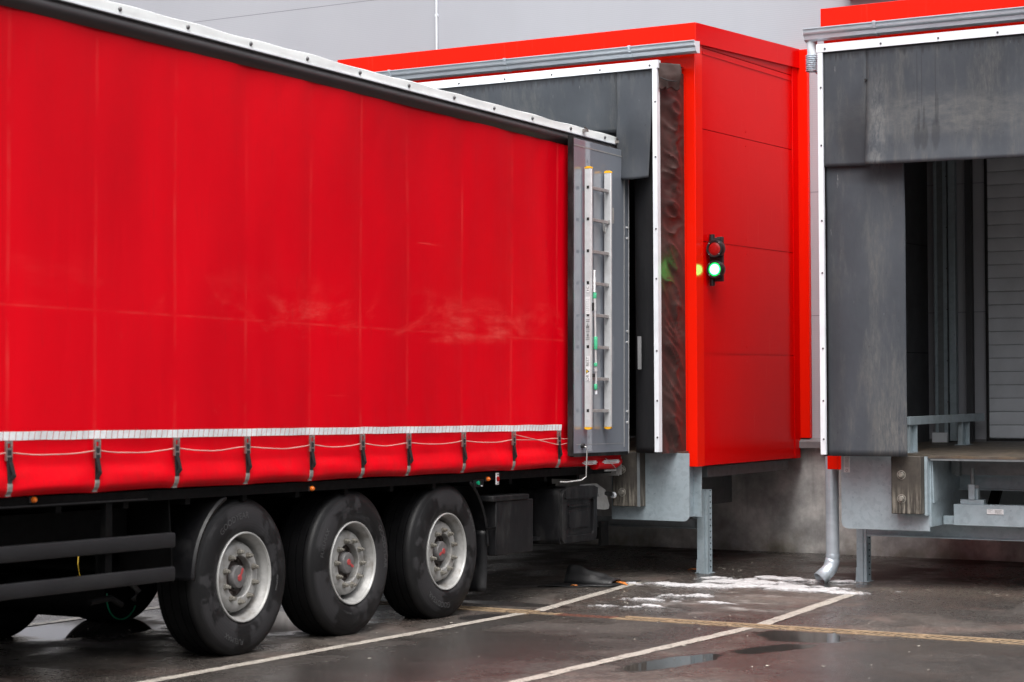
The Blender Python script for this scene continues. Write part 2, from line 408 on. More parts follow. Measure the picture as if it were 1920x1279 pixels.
simple('alu_dull', (.36, .36, .355), .42, .4, .2, 20)
simple('ladder_cap', (.85, .42, .01), .4)
simple('black_hole', (.006, .006, .006), .7)
simple('grip_green', (.06, .42, .22), .42, 0, .15, 20)
simple('retro_white', (.84, .87, .89), .35, 0, .15, 14, dirt=(.45, .40, .40), dirtamt=.5)
simple('buckle', (.30, .27, .255), .35, .75, .4, 40, dirt=(.04, .035, .03))
simple('strap_black', (.010, .010, .011), .55)
simple('strap_grey', (.22, .20, .185), .6, 0, .3, 30)
simple('cord', (.50, .27, .24), .6)
simple('orange_lens', (.60, .13, .008), .25)
simple('red_lens', (.26, .006, .006), .15)
simple('lamp_black', (.012, .012, .013), .38)
simple('sticker', (.62, .62, .63), .5, 0, .12, 60)
simple('ink', (.03, .03, .03), .6)
simple('logo_yellow', (.75, .48, .02), .5)
simple('green_ring', (.0, .26, .13), .4)
simple('deck_steel', (.085, .070, .055), .5, .2, .5, 5, .3, dirt=(.17, .12, .07), dirtamt=.6)
simple('door_grey', (.58, .61, .66), .42, 0, .12, 3)
simple('inner_grey', (.05, .052, .058), .6, 0, .2, 2)
simple('sill_grey', (.17, .17, .175), .45)
simple('scrap_orange', (.50, .16, .03), .6, 0, .4, 30)
simple('drain_frame', (.27, .195, .12), .6, .1, .3, 25, .2, dirt=(.16, .10, .06), dirtamt=.8)
simple('grate_rust', (.15, .055, .035), .65, .2, .4, 30, .2)
simple('rubber_scrap', (.012, .012, .013), .45, 0, .3, 12, .3)
simple('litter', (.45, .42, .36), .7, 0, .5, 30)
def foam_mat():
    n = NT('foam')
    a = n.noise(7, 7, .72, n.map(scale=(.6, 1.3, 1)))
    c = n.ramp(n.noise(40, 4, .7), [(.3, (.26, .255, .255)), (.65, (.55, .55, .56))])
    x, y, z = n.xyz()
    hh = n.math('SUBTRACT', z, n.math('MULTIPLY', n.math('SUBTRACT', y, 14.3), .018))
    al = n.mr(n.math('ADD', n.math('MULTIPLY', hh, 60), n.math('MULTIPLY', a, 2.6)), 1.0, 2.4, 0, 1, True)
    n.set(Base_Color=c, Roughness=.55, Alpha=al, Normal=n.bump(n.noise(60, 4, .7), .4, .004))
    MAT['foam'] = n.m
foam_mat()
simple('wood_inner', (.20, .17, .14), .6)

def door_gloss():
    n = NT('trailer_door_grey')
    x, y, z = n.xyz()
    c = n.ramp(n.noise(1.1, 4, .6, n.map(scale=(1, 3, .3))), [(.3, (.150, .168, .200)), (.7, (.182, .200, .232))])
    c = n.mix(n.mr(n.noise(20, 5, .7, n.map(scale=(1, 2, .5))), .60, .75, 0, .3), c, (.30, .31, .33))
    n.set(Base_Color=c, Roughness=.30, Coat_Weight=1.0, Coat_Roughness=.035, Coat_IOR=1.75)
    MAT['door_gloss'] = n.m
door_gloss()
def lamp_mat():
    n = NT('green_led_lens')
    x, y, z = n.xyz()
    v = n.node('ShaderNodeTexVoronoi'); n.L(n.obj, v.inputs['Vector']); v.inputs['Scale'].default_value = 70
    r = n.math('SQRT', n.math('ADD', n.math('MULTIPLY', x, x), n.math('MULTIPLY', z, z)))
    cc = n.mix(n.mr(r, .044, .052, 0, 1), (.09, 1, .17), (.0, .8, .10))
    n.set(Base_Color=(0, .1, .03), Emission_Color=cc, Emission_Strength=n.mixf(n.mr(r, .047, .052), 12.0, 1.2))
    MAT['green_led'] = n.m
lamp_mat()

# ------------------------------------------------------------------ mesh helpers
class MB:
    def __init__(s): s.v = []; s.f = []; s.mi = []; s.sm = []
    def add(s, vs, fs, mi=0, smooth=False):
        o = len(s.v); s.v += [tuple(p) for p in vs]
        for f in fs: s.f.append([i+o for i in f]); s.mi.append(mi); s.sm.append(smooth)
        return s
    def box(s, a, b, mi=0):
        x0, y0, z0 = (min(a[i], b[i]) for i in range(3)); x1, y1, z1 = (max(a[i], b[i]) for i in range(3))
        return s.add([(x0,y0,z0),(x1,y0,z0),(x1,y1,z0),(x0,y1,z0),(x0,y0,z1),(x1,y0,z1),(x1,y1,z1),(x0,y1,z1)],
                     [(0,3,2,1),(4,5,6,7),(0,1,5,4),(1,2,6,5),(2,3,7,6),(3,0,4,7)], mi)
    def hexa(s, p, mi=0):
        return s.add(p, [(0,3,2,1),(4,5,6,7),(0,1,5,4),(1,2,6,5),(2,3,7,6),(3,0,4,7)], mi)
    def prism(s, poly, axis, a, b, mi=0, smooth=False):
        """poly: 2D outline; axis 0/1/2 = extrude along x/y/z"""
        def mk(p, t):
            if axis == 0: return (t, p[0], p[1])
            if axis == 1: return (p[0], t, p[1])
            return (p[0], p[1], t)
        n = len(poly); vs = [mk(p, a) for p in poly]+[mk(p, b) for p in poly]
        s.add(vs, [tuple(range(n))[::-1], tuple(range(n, 2*n))], mi)
        s.add(vs, [(i, (i+1) % n, n+(i+1) % n, n+i) for i in range(n)], mi, smooth)
        return s
    def tube(s, pts, r, n=10, mi=0, caps=True):
        pts = [Vector(p) for p in pts]; rings = []
        up = Vector((0, 0, 1)); 
        for i, p in enumerate(pts):
            d = (pts[min(i+1, len(pts)-1)]-pts[max(i-1, 0)]).normalized()
            u = d.cross(up)
            if u.length < 1e-3: u = d.cross(Vector((1, 0, 0)))
            u.normalize(); v = d.cross(u).normalized()
            rr = r[i] if isinstance(r, (list, tuple)) else r
            rings.append([p+(u*math.cos(2*math.pi*k/n)+v*math.sin(2*math.pi*k/n))*rr for k in range(n)])
        vs = [q for g in rings for q in g]; fs = []
        for i in range(len(pts)-1):
            for k in range(n): fs.append((i*n+k, i*n+(k+1) % n, (i+1)*n+(k+1) % n, (i+1)*n+k))
        s.add(vs, fs, mi, True)
        if caps: s.add(rings[0], [tuple(range(n))], mi); s.add(rings[-1], [tuple(range(n))[::-1]], mi)
        return s
    def lathe(s, prof, axis=0, c=(0, 0, 0), n=48, mi=0, a0=0, a1=360, smooth=True):
        """prof: (axial, radius) pairs, spun about an axis"""
        full = abs(a1-a0) >= 359.9; m = n if full else n+1; vs = []
        for k in range(m):
            t = R(a0+(a1-a0)*k/n); cs, sn = math.cos(t), math.sin(t)
            for (a, r) in prof:
                p = (a, r*cs, r*sn) if axis == 0 else ((r*cs, a, r*sn) if axis == 1 else (r*cs, r*sn, a))
                vs.append((p[0]+c[0], p[1]+c[1], p[2]+c[2]))
        L = len(prof); fs = []
        for k in range(n):
            k2 = (k+1) % m
            for i in range(L-1): fs.append((k*L+i, k2*L+i, k2*L+i+1, k*L+i+1))
        return s.add(vs, fs, mi, smooth)
    def cyl(s, a, b, r, n=12, mi=0): return s.tube([a, b], r, n, mi)
    def grid(s, fn, nu, nv, mi=0, smooth=True):
        vs = [fn(i/nu, j/nv) for j in range(nv+1) for i in range(nu+1)]
        fs = [(j*(nu+1)+i, j*(nu+1)+i+1, (j+1)*(nu+1)+i+1, (j+1)*(nu+1)+i) for j in range(nv) for i in range(nu)]
        return s.add(vs, fs, mi, smooth)
    def build(s, name, mats, parent=None, bevel=0, solid=0, loc=None, offset=-1, rot=None):
        me = bpy.data.meshes.new(name); me.from_pydata(s.v, [], s.f)
        for m in (mats if isinstance(mats, (list, tuple)) else [mats]):
            me.materials.append(MAT[m] if m in MAT else bpy.data.materials[m])
        me.polygons.foreach_set('material_index', s.mi); me.polygons.foreach_set('use_smooth', s.sm)
        bm = bmesh.new(); bm.from_mesh(me)
        bmesh.ops.recalc_face_normals(bm, faces=bm.faces); bm.to_mesh(me); bm.free()
        me.update()
        me.set_sharp_from_angle(angle=R(38))
        o = bpy.data.objects.new(name, me); col.objects.link(o)
        if parent: o.parent = parent
        if loc: o.location = loc
        if rot: o.rotation_euler = rot
        if solid:
            md = o.modifiers.new('solid', 'SOLIDIFY'); md.thickness = solid; md.offset = offset
        if bevel:
            md = o.modifiers.new('bevel', 'BEVEL'); md.width = bevel; md.segments = 2; md.limit_method = 'ANGLE'; md.angle_limit = R(40); md.harden_normals = False
        return o
def tag(o, label=None, cat=None, group=None, kind=None):
    if label: o['label'] = label
    if cat: o['category'] = cat
    if group: o['group'] = group
    if kind: o['kind'] = kind
    return o
def empty(name, loc, label, cat, group=None):
    o = bpy.data.objects.new(name, None); col.objects.link(o); o.location = loc; o.empty_display_size = .2
    return tag(o, label, cat, group)
def textmesh(mb, s, size, fn, mi=0, depth=.0):
    cu = bpy.data.curves.new('t', 'FONT'); cu.body = s; cu.size = size; cu.align_x = 'CENTER'; cu.align_y = 'CENTER'; cu.resolution_u = 2
    ob = bpy.data.objects.new('t', cu); col.objects.link(ob)
    bpy.context.view_layer.update()
    me = ob.evaluated_get(bpy.context.evaluated_depsgraph_get()).to_mesh()
    mb.add([fn(v.co.x, v.co.y) for v in me.vertices], [tuple(p.vertices) for p in me.polygons], mi)
    ob.to_mesh_clear(); bpy.data.objects.remove(ob); bpy.data.curves.remove(cu)

def copy_tree(o, parent=None):
    c = o.copy(); col.objects.link(c)
    if parent: c.parent = parent
    for ch in list(o.children): copy_tree(ch, c)
    return c

YD = 14.3
def gz(y): return -.009*(y-YD) if y < YD else .018*(y-YD)

# ================================================================== SETTING
m = MB()
ys = [-300, -60, -20, 0, 4, 8, 12, YD, 16, 18, 19.6, 24, 60, 300]
zs = [gz(-20)-.0 if y < -20 else gz(min(y, 24)) for y in ys]
xs = [-300, -60, -20, -10, -5, 0, 20, 60, 300]
vs = [(x, y, z) for y, z in zip(ys, zs) for x in xs]; nx = len(xs)
m.add(vs, [(j*nx+i, j*nx+i+1, (j+1)*nx+i+1, (j+1)*nx+i) for j in range(len(ys)-1) for i in range(nx-1)])
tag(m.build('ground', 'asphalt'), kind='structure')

def line(pts, name='parking_line'):
    """painted stripe; pts = (xl, xr, y) from front to back, edges slightly uneven"""
    m = MB(); rows = []
    for (a, b) in zip(pts[:-1], pts[1:]):
        k = max(2, int(abs(b[2]-a[2])/.04))
        for i in range(k+1):
            t = i/k; y = a[2]+(b[2]-a[2])*t
            e = .012
            rows.append((a[0]+(b[0]-a[0])*t+e*noise.noise((a[0]*3, y*6, 0)), a[1]+(b[1]-a[1])*t+e*noise.noise((a[0]*3+9, y*6, 4)), y))
    for i in range(len(rows)-1):
        p, q = rows[i], rows[i+1]
        if q[2]-p[2] < 1e-5: continue
        m.add([(p[0], p[2], gz(p[2])+.004), (p[1], p[2], gz(p[2])+.004), (q[1], q[2], gz(q[2])+.004), (q[0], q[2], gz(q[2])+.004)], [(0, 1, 2, 3)])
    return tag(m.build(name, 'paint'), kind='structure')
line([(-8.35, -8.25, 5.4), (-8.515, -8.415, 14.11)])
line([(-8.50, -8.40, 14.34), (-8.70, -8.60, 16.47)])
line([(-6.48, -6.38, 5.4), (-6.525, -6.42, 14.11)])
line([(-6.53, -6.42, 14.34), (-6.65, -6.54, 16.60)])
line([(-11.13, -11.03, 5.4), (-11.36, -11.26, 14.11)])
line([(-11.58, -11.47, 14.34), (-11.7, -11.6, 16.5)])
line([(-13.15, -13.05, 5.4), (-13.5, -13.4, 14.11)])
line([(-3.0, -2.9, 5.4), (-3.35, -3.25, 14.11)])

# drainage channel across the yard
dr = empty('drain_channel', (0, 14.23, gz(14.23)), 'long yellowish steel drain channel with slotted grating crossing the wet yard', 'drain')
W_ = .085
for (xa, xb) in ((-20, -8.42), (-7.62, 6)):
    MB().box((xa, W_-.035, -.02), (xb, W_+.012, .009)).build('channel_frame', 'drain_frame', dr)
    nf = MB(); x_ = xa
    while x_ < xb-.01:
        l_ = random.uniform(.15, .6) if -14 < x_ < -2 else 2.0
        nf.box((x_, -W_-.012+random.uniform(-.004, .004), -.02), (min(xb, x_+l_), -W_+.008+random.uniform(-.004, .006), .007+random.uniform(-.002, .002)))
        x_ += l_+(random.uniform(.0, .05) if -14 < x_ < -2 else .001)
    nf.build('channel_frame', 'drain_frame', dr)
k = 0
xx = -13.25
while xx < -2.0:
    g = MB(); rust = -8.40 < xx+.25 < -7.65
    for i in range(8):
        x0 = xx+.004+i*.0615
        g.add([(x0, -W_+.012, .004), (x0+.026, -W_+.012, .004), (x0+.066, W_-.037, .004), (x0+.040, W_-.037, .004),
               (x0, -W_+.012, -.02), (x0+.026, -W_+.012, -.02), (x0+.066, W_-.037, -.02), (x0+.040, W_-.037, -.02)],
              [(0, 1, 2, 3), (0, 4, 5, 1), (3, 2, 6, 7), (0, 3, 7, 4), (1, 5, 6, 2)])
    g.box((xx, -W_+.0115, -.02), (xx+.50, -W_+.018, .0035))
    g.box((xx+.495, -W_+.023, -.018), (xx+.52, W_-.023, .0052))
    o = g.build('grate', 'grate_rust' if rust else 'drain_frame', dr)
    if rust: o['label'] = 'rusty red brown grating section'
    xx += .505
MB().box((-20, -W_+.0095, -.03), (6, W_-.0095, .0015)).build('channel_bed', 'black_hole', dr)

# foamy slush by the downpipe
def slush():
    m = MB(); st = .013
    blobs = [(-8.15, 16.42, .50, .13, 2, 1), (-7.78, 16.85, .42, .20, -6, 1), (-7.35, 16.62, .60, .15, 4, 1), (-6.98, 16.52, .46, .12, -4, 1), (-7.2, 17.2, .33, .09, 15, 1), (-7.62, 17.25, .30, .10, 0, 1),
             (-8.0, 15.35, .30, .14, 18, .55), (-7.97, 14.88, .22, .10, 8, .6), (-7.72, 15.75, .28, .12, 10, .5), (-7.35, 15.4, .26, .07, 0, .3), (-7.75, 15.0, .14, .08, 0, .5), (-6.72, 16.45, .20, .08, -6, 1)]
    H = {}
    nx_, ny_ = int(2.6/st), int(3.0/st)
    def hv(x, y):
        b = -1
        for (cx, cy, rx, ry, a, wt) in blobs:
            ca, sa = math.cos(R(a)), math.sin(R(a)); dx, dy = x-cx, y-cy
            d = math.sqrt(((dx*ca+dy*sa)/rx)**2+((-dx*sa+dy*ca)/ry)**2)
            b = max(b, 1.15-d-(1-wt)*.6)
        if b < -.9: return -1
        return b+.85*noise.fractal((x*4.2, y*6.0, 3.1), .55, 2.3, 7)+.16
    hs_ = [[hv(-8.85+i*st, 14.6+j*st) for i in range(nx_+1)] for j in range(ny_+1)]
    idx = {}; vs = []; fs = []
    def vi(i, j):
        if (i, j) not in idx:
            h = hs_[j][i]; x = -8.85+i*st; y = 14.6+j*st
            idx[(i, j)] = len(vs); vs.append((x, y, gz(y)-.003+min(.020, max(0, .030*(h-.14)))))
        return idx[(i, j)]
    for j in range(ny_):
        for i in range(nx_):
            if max(hs_[j][i], hs_[j][i+1], hs_[j+1][i], hs_[j+1][i+1]) > .22: fs.append((vi(i, j), vi(i+1, j), vi(i+1, j+1), vi(i, j+1)))
    m.add(vs, fs, 0, True)
    o = m.build('slush_foam', 'foam')
    tag(o, 'white slushy foam spread over the wet asphalt between the dock legs', 'slush', kind='stuff')
slush()
# small specks of litter
m = MB()
for i in range(900):
    x = random.uniform(-13, -3.5); y = random.uniform(9, 19)
    if random.random() < .5: x = random.uniform(-10.5, -8); y = random.uniform(15, 18.5)
    s_ = random.uniform(.003, .009) if random.random() < .85 else random.uniform(.01, .02); a = random.uniform(0, 6.28); z = gz(y)+.002
    m.add([(x+s_*math.cos(a+k)*random.uniform(.5, 1.2), y+s_*math.sin(a+k)*random.uniform(.5, 1.2), z+random.uniform(0, .006)) for k in (0, 1.4, 3, 4.6)], [(0, 1, 2, 3)])
tag(m.build('litter', 'litter'), 'pale specks of leaf and grit scattered on the wet yard', 'litter', kind='stuff')

# ================================================================== WAREHOUSE WALL
wh = empty('warehouse', (0, 19.5, 0), 'warehouse of grey ribbed cladding above a raw concrete plinth', 'building')
# local y = world y - 19.5
m = MB()
def wallpanel(x0, x1, z0, z1): m.box((x0, 0, z0), (x1, .14, z1))
wallpanel(-40, -11.7, 1.255, 14); wallpanel(-9.0, -6.40, 1.255, 14); wallpanel(-3.7, 20, 1.255, 14)
wallpanel(-11.7, -9.0, 4.1, 14); wallpanel(-6.40, -3.7, 4.1, 14)
m.build('wall_cladding', 'wall', wh)
m = MB(); m.box((-40, .02, -.6), (20, .3, 1.20)); m.build('concrete_plinth', 'concrete', wh)
m = MB(); m.hexa([(-40, -.10, 1.17), (20, -.10, 1.17), (20, .03, 1.17), (-40, .03, 1.17), (-40, -.10, 1.235), (20, -.10, 1.235), (20, .0, 1.275), (-40, .0, 1.275)])
m.build('sill_flashing', 'sill_grey', wh)
m = MB(); m.box((-7.78, -.12, 5.70), (6, -.004, 6.1)); o = m.build('red_band', 'house_trim_red', wh)
m = MB(); m.tube([(-12.77, -.02, 5.2), (-12.77, -.02, 12)], .012, 8); m.box((-12.785, -.03, 6.02), (-12.755, 0, 6.05), 0)
m.build('cable', 'frame_white', wh)
m = MB()
m.box((-8.50, -.06, 1.27), (-8.225, -.004, 5.24)); m.build('corner_flashing', 'house_trim_red', wh, bevel=.004)
m = MB(); m.box((-7.25, -.06, 1.27), (-7.04, -.004, 5.2)); m.build('corner_flashing', 'house_trim_red', wh, bevel=.004)
# shell behind so no sky shows through door joints
MB().box((-40, 6, 0), (20, 6.2, 14)).build('inner_wall', 'inner_grey', wh)
MB().box((-40, .15, 1.0), (20, 6, 1.2)).build('inner_floor', 'deck_steel', wh)
MB().box((-40, .15, 13.8), (20, 6, 14)).build('roof', 'sill_grey', wh)

# ================================================================== DOCK HOUSES
FY = 17.05; BY = 19.44; ZB = 1.066
def dock_house(x0, x1, label):
    h = empty('dock_house', (x0, FY, 0), label, 'dock house', 'red dock houses in front of the warehouse')
    Wd = x1-x0; D = BY-FY
    # right side wall: three ribbed panels with joints, plus short top one
    side = MB()
    zz = [ZB+.004, 2.11, 3.152, 4.20, 4.96]
    for a, b in zip(zz[:-1], zz[1:]):
        side.box((Wd-.06, .16, a+.004), (Wd-.008, D-.14, b-.004))
    side.hexa([(Wd-.058, .16, ZB), (Wd-.030, .16, ZB), (Wd-.030, D-.14, ZB), (Wd-.058, D-.14, ZB), (Wd-.058, .16, 5.0), (Wd-.030, .16, 5.0), (Wd-.030, D-.14, 5.08), (Wd-.058, D-.14, 5.08)])
    side.hexa([(Wd-.06, .16, 4.964), (Wd-.008, .16, 4.964), (Wd-.008, D-.14, 4.964), (Wd-.06, D-.14, 4.964), (Wd-.06, .16, 5.0), (Wd-.008, .16, 5.0), (Wd-.008, D-.14, 5.08), (Wd-.06, D-.14, 5.08)])
    side.build('side_wall', 'house_panel_red', h)
    side = MB(); side.box((0, .16, ZB), (.06, D-.14, 5.0)); side.build('side_wall', 'house_panel_red', h)
    for zz in (2.11, 3.152, 4.20):
        for dz in (-.07, .07):
            q = MB(); q.lathe([(Wd-.008, .011), (Wd-.004, .010), (Wd-.002, 0)], 0, (0, 1.12, zz+dz), 12); q.build('panel_screw', 'house_panel_red', h)
    # corner posts and edge trims
    for (a, b) in ((Wd-.10, Wd), (0.0, .10)):
        c = MB(); c.box((a, 0, ZB), (b, .155, 5.0)); c.build('corner_trim', 'house_trim_red', h, bevel=.004)
        a2, b2 = (Wd-.06, Wd) if a > .5 else (0.0, .06)
        c = MB(); c.box((a2, D-.14, ZB), (b2, D-.002, 5.08)); c.build('corner_trim', 'house_panel_red', h, bevel=.004)
    # raised band below the fascia on the side
    c = MB(); c.box((Wd-.05, .17, 4.90), (Wd-.001, D-.15, 4.925)); c.build('joint_strip', 'house_panel_red', h)
    # front wall with the opening
    f = MB(); f.box((.10, .004, ZB), (.30, .1, 5.0)); f.box((Wd-.30, .004, ZB), (Wd-.10, .1, 5.0)); f.box((.30, .004, 4.62), (Wd-.30, .1, 5.0))
    f.build('front_wall', 'house_trim_red', h)
    # fascia all round, rising slightly to the back
    fa = MB()
    fa.box((-.02, -.022, 4.972), (Wd+.02, 0.0, 5.166))
    fa.build('front_fascia', 'house_trim_red', h, bevel=.003)
    fa = MB(); fa.hexa([(Wd, 0, 4.972), (Wd+.02, 0, 4.972), (Wd+.02, D, 5.05), (Wd, D, 5.05), (Wd, 0, 5.166), (Wd+.02, 0, 5.166), (Wd+.02, D, 5.245), (Wd, D, 5.245)]); fa.build('side_fascia', 'house_panel_red', h)
    fa = MB(); fa.hexa([(-.02, 0, 4.972), (0, 0, 4.972), (0, D, 5.05), (-.02, D, 5.05), (-.02, 0, 5.166), (0, 0, 5.166), (0, D, 5.245), (-.02, D, 5.245)])
    fa.build('side_fascia', 'house_panel_red', h)
    r = MB(); r.hexa([(0, 0, 5.0), (Wd, 0, 5.0), (Wd, D, 5.06), (0, D, 5.06), (0, 0, 5.15), (Wd, 0, 5.15), (Wd, D, 5.23), (0, D, 5.23)])
    r.build('roof', 'sill_grey', h)
    # inner lining
    for xa, xb in ((.062, .09), (Wd-.09, Wd-.062)):
        l = MB(); l.box((xa, .13, 1.21), (xb, D, 4.9))
        for z_ in (2.115, 3.168): l.box((xa-.003, .14, z_), (xb+.002, D-.01, z_+.009), 1)
        l.build('lining', ['inner_grey', 'black_hole'], h)
    MB().box((.1, .1, 4.9), (Wd-.1, D, 4.96)).build('ceiling', 'inner_grey', h)
    return h
dock_house(-12.36, -8.33, 'red dock house the trailer backs into, with the signal lamp on its side')
dock_house(-7.055, -3.025, 'red dock house at the right with an empty open dock bay')

# gutters -----------------------------------------------------------------
def gutter(x0, x1, label, brackets):
    g = empty('rain_gutter', (x0, FY-.03, 4.87), label, 'gutter', 'steel rain gutters on the dock houses')
    L = x1-x0
    pr = [(-.02, .11), (-.02, .0), (-.075, -.005), (-.10, .012), (-.108, .045), (-.122, .055), (-.128, .075), (-.128, .095), (-.142, .10), (-.142, .108), (-.118, .108),
          (-.118, .08), (-.112, .062), (-.098, .05), (-.090, .022), (-.07, .006), (-.024, .009), (-.024, .11)]
    MB().prism(pr, 0, 0, L, 0).build('trough', 'gutter', g)
    for xe in (0, L-.004):
        e = MB(); e.prism([(-.02, .108), (-.02, .0), (-.075, -.005), (-.10, .012), (-.108, .045), (-.122, .055), (-.128, .10)], 0, xe-.003, xe+.006); e.build('end_cap', 'frame_white', g)
    for bx in brackets:
        b = MB(); b.prism([(-.02, .112), (-.02, -.006), (-.078, -.011), (-.106, .008), (-.114, .043), (-.128, .052), (-.134, .075), (-.147, .10), (-.147, .114)], 0, bx-x0, bx-x0+.026)
        b.build('bracket', 'gutter', g, bevel=.002)
    return g
gutter(-12.2, -8.255, 'steel rain gutter along the dock house behind the trailer', (-11.65, -10.30, -8.94))
gutter(-7.185, -2.9, 'steel rain gutter over the empty dock bay at the right', (-6.53, -5.17, -3.9))

# downpipe -----------------------------------------------------------------
dp = empty('downpipe', (-7.08, 17.22, gz(17.2)), 'round steel downpipe with angled outlet beside the empty dock bay', 'downpipe')
b0 = gz(17.2)
m = MB()
m.tube([(-.02, -.02, 4.60-b0), (0, .0, 4.3-b0), (0, 0, 2.5-b0), (.0, 0, .30-b0), (0, 0, .245-b0)], .060, 24, caps=False)
m.lathe([(.0, .0615), (.03, .0635), (.035, .0615)], 2, (0, 0, .27-b0), 24)
m.build('pipe', 'gutter', dp)
m = MB(); m.tube([(0, 0, .26-b0), (-.006, -.003, .225-b0), (-.016, -.022, .18-b0), (-.030, -.045, .150-b0), (-.080, -.115, .085-b0)], [.0635, .0635, .0635, .0635, .065], 24, caps=False)
o = m.build('outlet_elbow', 'gutter', dp, solid=.003, offset=0)
MB().tube([(-.045, -.066, .131-b0), (-.052, -.076, .121-b0)], .0585, 24).build('pipe_shade_disc', 'black_hole', o)  # black disc set in the outlet, stands in for the shade inside
m = MB(); m.tube([(-.06, -.235, 4.875-b0), (-.06, -.235, 4.70-b0), (-.05, -.16, 4.66-b0), (-.02, -.02, 4.60-b0)], .05, 20, caps=False); m.build('top_elbow', 'frame_white', dp)
m = MB()
for i in range(9): m.lathe([(0, .052), (.006, .060), (.012, .052)], 2, (-.06, -.235, 4.74-b0-i*.017), 20)
m.build('ribbed_sleeve', 'gutter', dp)

# ================================================================== DOCK SHELTERS
SY = 16.5
def wr(x, z, k=0): return noise.noise((x*1.7+k, z*1.7, k*2.3))
def shelter_common(x0, x1, label):
    s = empty('dock_shelter', (x0, SY, 0), label, 'dock shelter', 'rubber dock shelters')
    W2 = x1-x0; zt = 4.757; zb = 1.218; D = FY-SY-.004
    f = MB(); f.box((-.01, -.012, zt-.072), (W2+.01, .02, zt)); f.box((-.01, .02, zt-.02), (W2+.01, .05, zt))
    for i in range(8):
        x = .07+i*(W2-.14)/7; f.lathe([(-.018, 0), (-.018, .008), (-.012, .010)], 1, (x, 0, zt-.045), 10, 1)
    f.build('top_frame', ['frame_white', 'rivet'], s)
    for sx in (0, 1):
        f = MB(); a = (0, .046) if sx == 0 else (W2-.046, W2)
        f.box((a[0], -.0095, zb), (a[1], .02, zt-.073))
        e = 0 if sx == 0 else W2-.006
        f.box((e, .02, zb), (e+.006, .05, zt-.073))
        for zz in (4.35, 3.85, 3.2, 2.75, 2.1, 1.65, 1.32): f.lathe([(-.016, 0), (-.016, .007), (-.0095, .009)], 1, ((a[0]+a[1])/2+.006, 0, zz+.03), 10, 1)
        f.build('side_frame', ['frame_white', 'rivet'], s)
        # wrinkled side cover between frame and house
        x = .006 if sx == 0 else W2-.006
        def fn(u, v, x=x, sx=sx):
            z = 1.20+v*(4.70-1.20); y = .05+u*(D-.05)
            amp = .034*math.sin(math.pi*min(1, max(0, u)))
            sag = z+(.42 if z < 2.6 else max(.08, .42-(z-2.6)*.5))*u
            d = amp*(.9*noise.noise((u*1.1+3*sx, sag*4.0, 1.0))+.55*(1-abs(2*noise.noise((u*1.6, sag*8.5, 4.0))))**3+.25*noise.noise((u*3, sag*19, 2.0)))
            bulge = .03*math.sin(math.pi*u)*(.5+.5*math.cos((z-4.0)*1.4))
            return (x+(d+bulge*.3)*(1 if sx else -1), y, z)
        MB().grid(fn, 16, 260).build('side_cover', 'fabric', s)
    def top(u, v): return (u*W2, .05+v*(D-.05), zt-.02+.02*math.sin(math.pi*v)+.02*v+.008*wr(u*5, v*3, 4))
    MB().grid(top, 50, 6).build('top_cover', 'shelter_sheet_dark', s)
    return s, W2, zt, zb
def sheet(s, name, mat, x0, x1, z0, z1, fn, nu=40, nv=60, th=.006):
    def g(u, v):
        x = x0+u*(x1-x0); z = z0+v*(z1-z0)
        r = fn(u, v, x, z)
        return r if isinstance(r, tuple) else (x, r, z)
    return MB().grid(g, nu, nv).build(name, mat, s, solid=th)

# --- right, empty bay
s2, W2, zt, zb = shelter_common(-6.882, -3.19, 'dark grey rubber dock shelter hanging open around the empty bay at the right')
sheet(s2, 'side_curtain', 'shelter_sheet', .047, .725, 1.205, 4.66, lambda u, v, x, z: .045+.10*u*u*(1-.2*v)+.012*wr(x*2, z, 2))
sheet(s2, 'side_curtain', 'shelter_sheet', W2-.775, W2-.047, 1.205, 4.66, lambda u, v, x, z: .045+.10*(1-u)**2+.012*wr(x*2, z, 5))
# head curtain with slit; small flap left of the slit hangs lower
def head2(u, v, x, z):
    zz = z-.022*math.sin(u*2.2)*(1-v)
    q = max(0, (.72-v))/.72; y = .012-.035*q**2-.015*math.exp(-((u)/.05)**2)*q+.012*wr(x, z*2, 7)*q
    return (x, y, zz)
sheet(s2, 'head_curtain', 'shelter_sheet', .4382, W2-.4382, 3.69, 4.685, head2, 80, 30)
sheet(s2, 'head_flap', 'shelter_sheet', .047, .4376, 3.695, 4.685, lambda u, v, x, z: (x, .012+.0*u+.030*u*max(0, (.72-v))/.72, z-.008*u*(1-v)), 16, 30)
sheet(s2, 'head_flap', 'shelter_sheet', W2-.434, W2-.047, 3.70, 4.683, lambda u, v, x, z: .020, 16, 30)
m = MB(); m.lathe([(-.012, 0), (-.012, .010), (0.004, .010)], 1, (.437, 0, 4.415), 12); m.build('slit_eyelet', 'black_hole', s2)

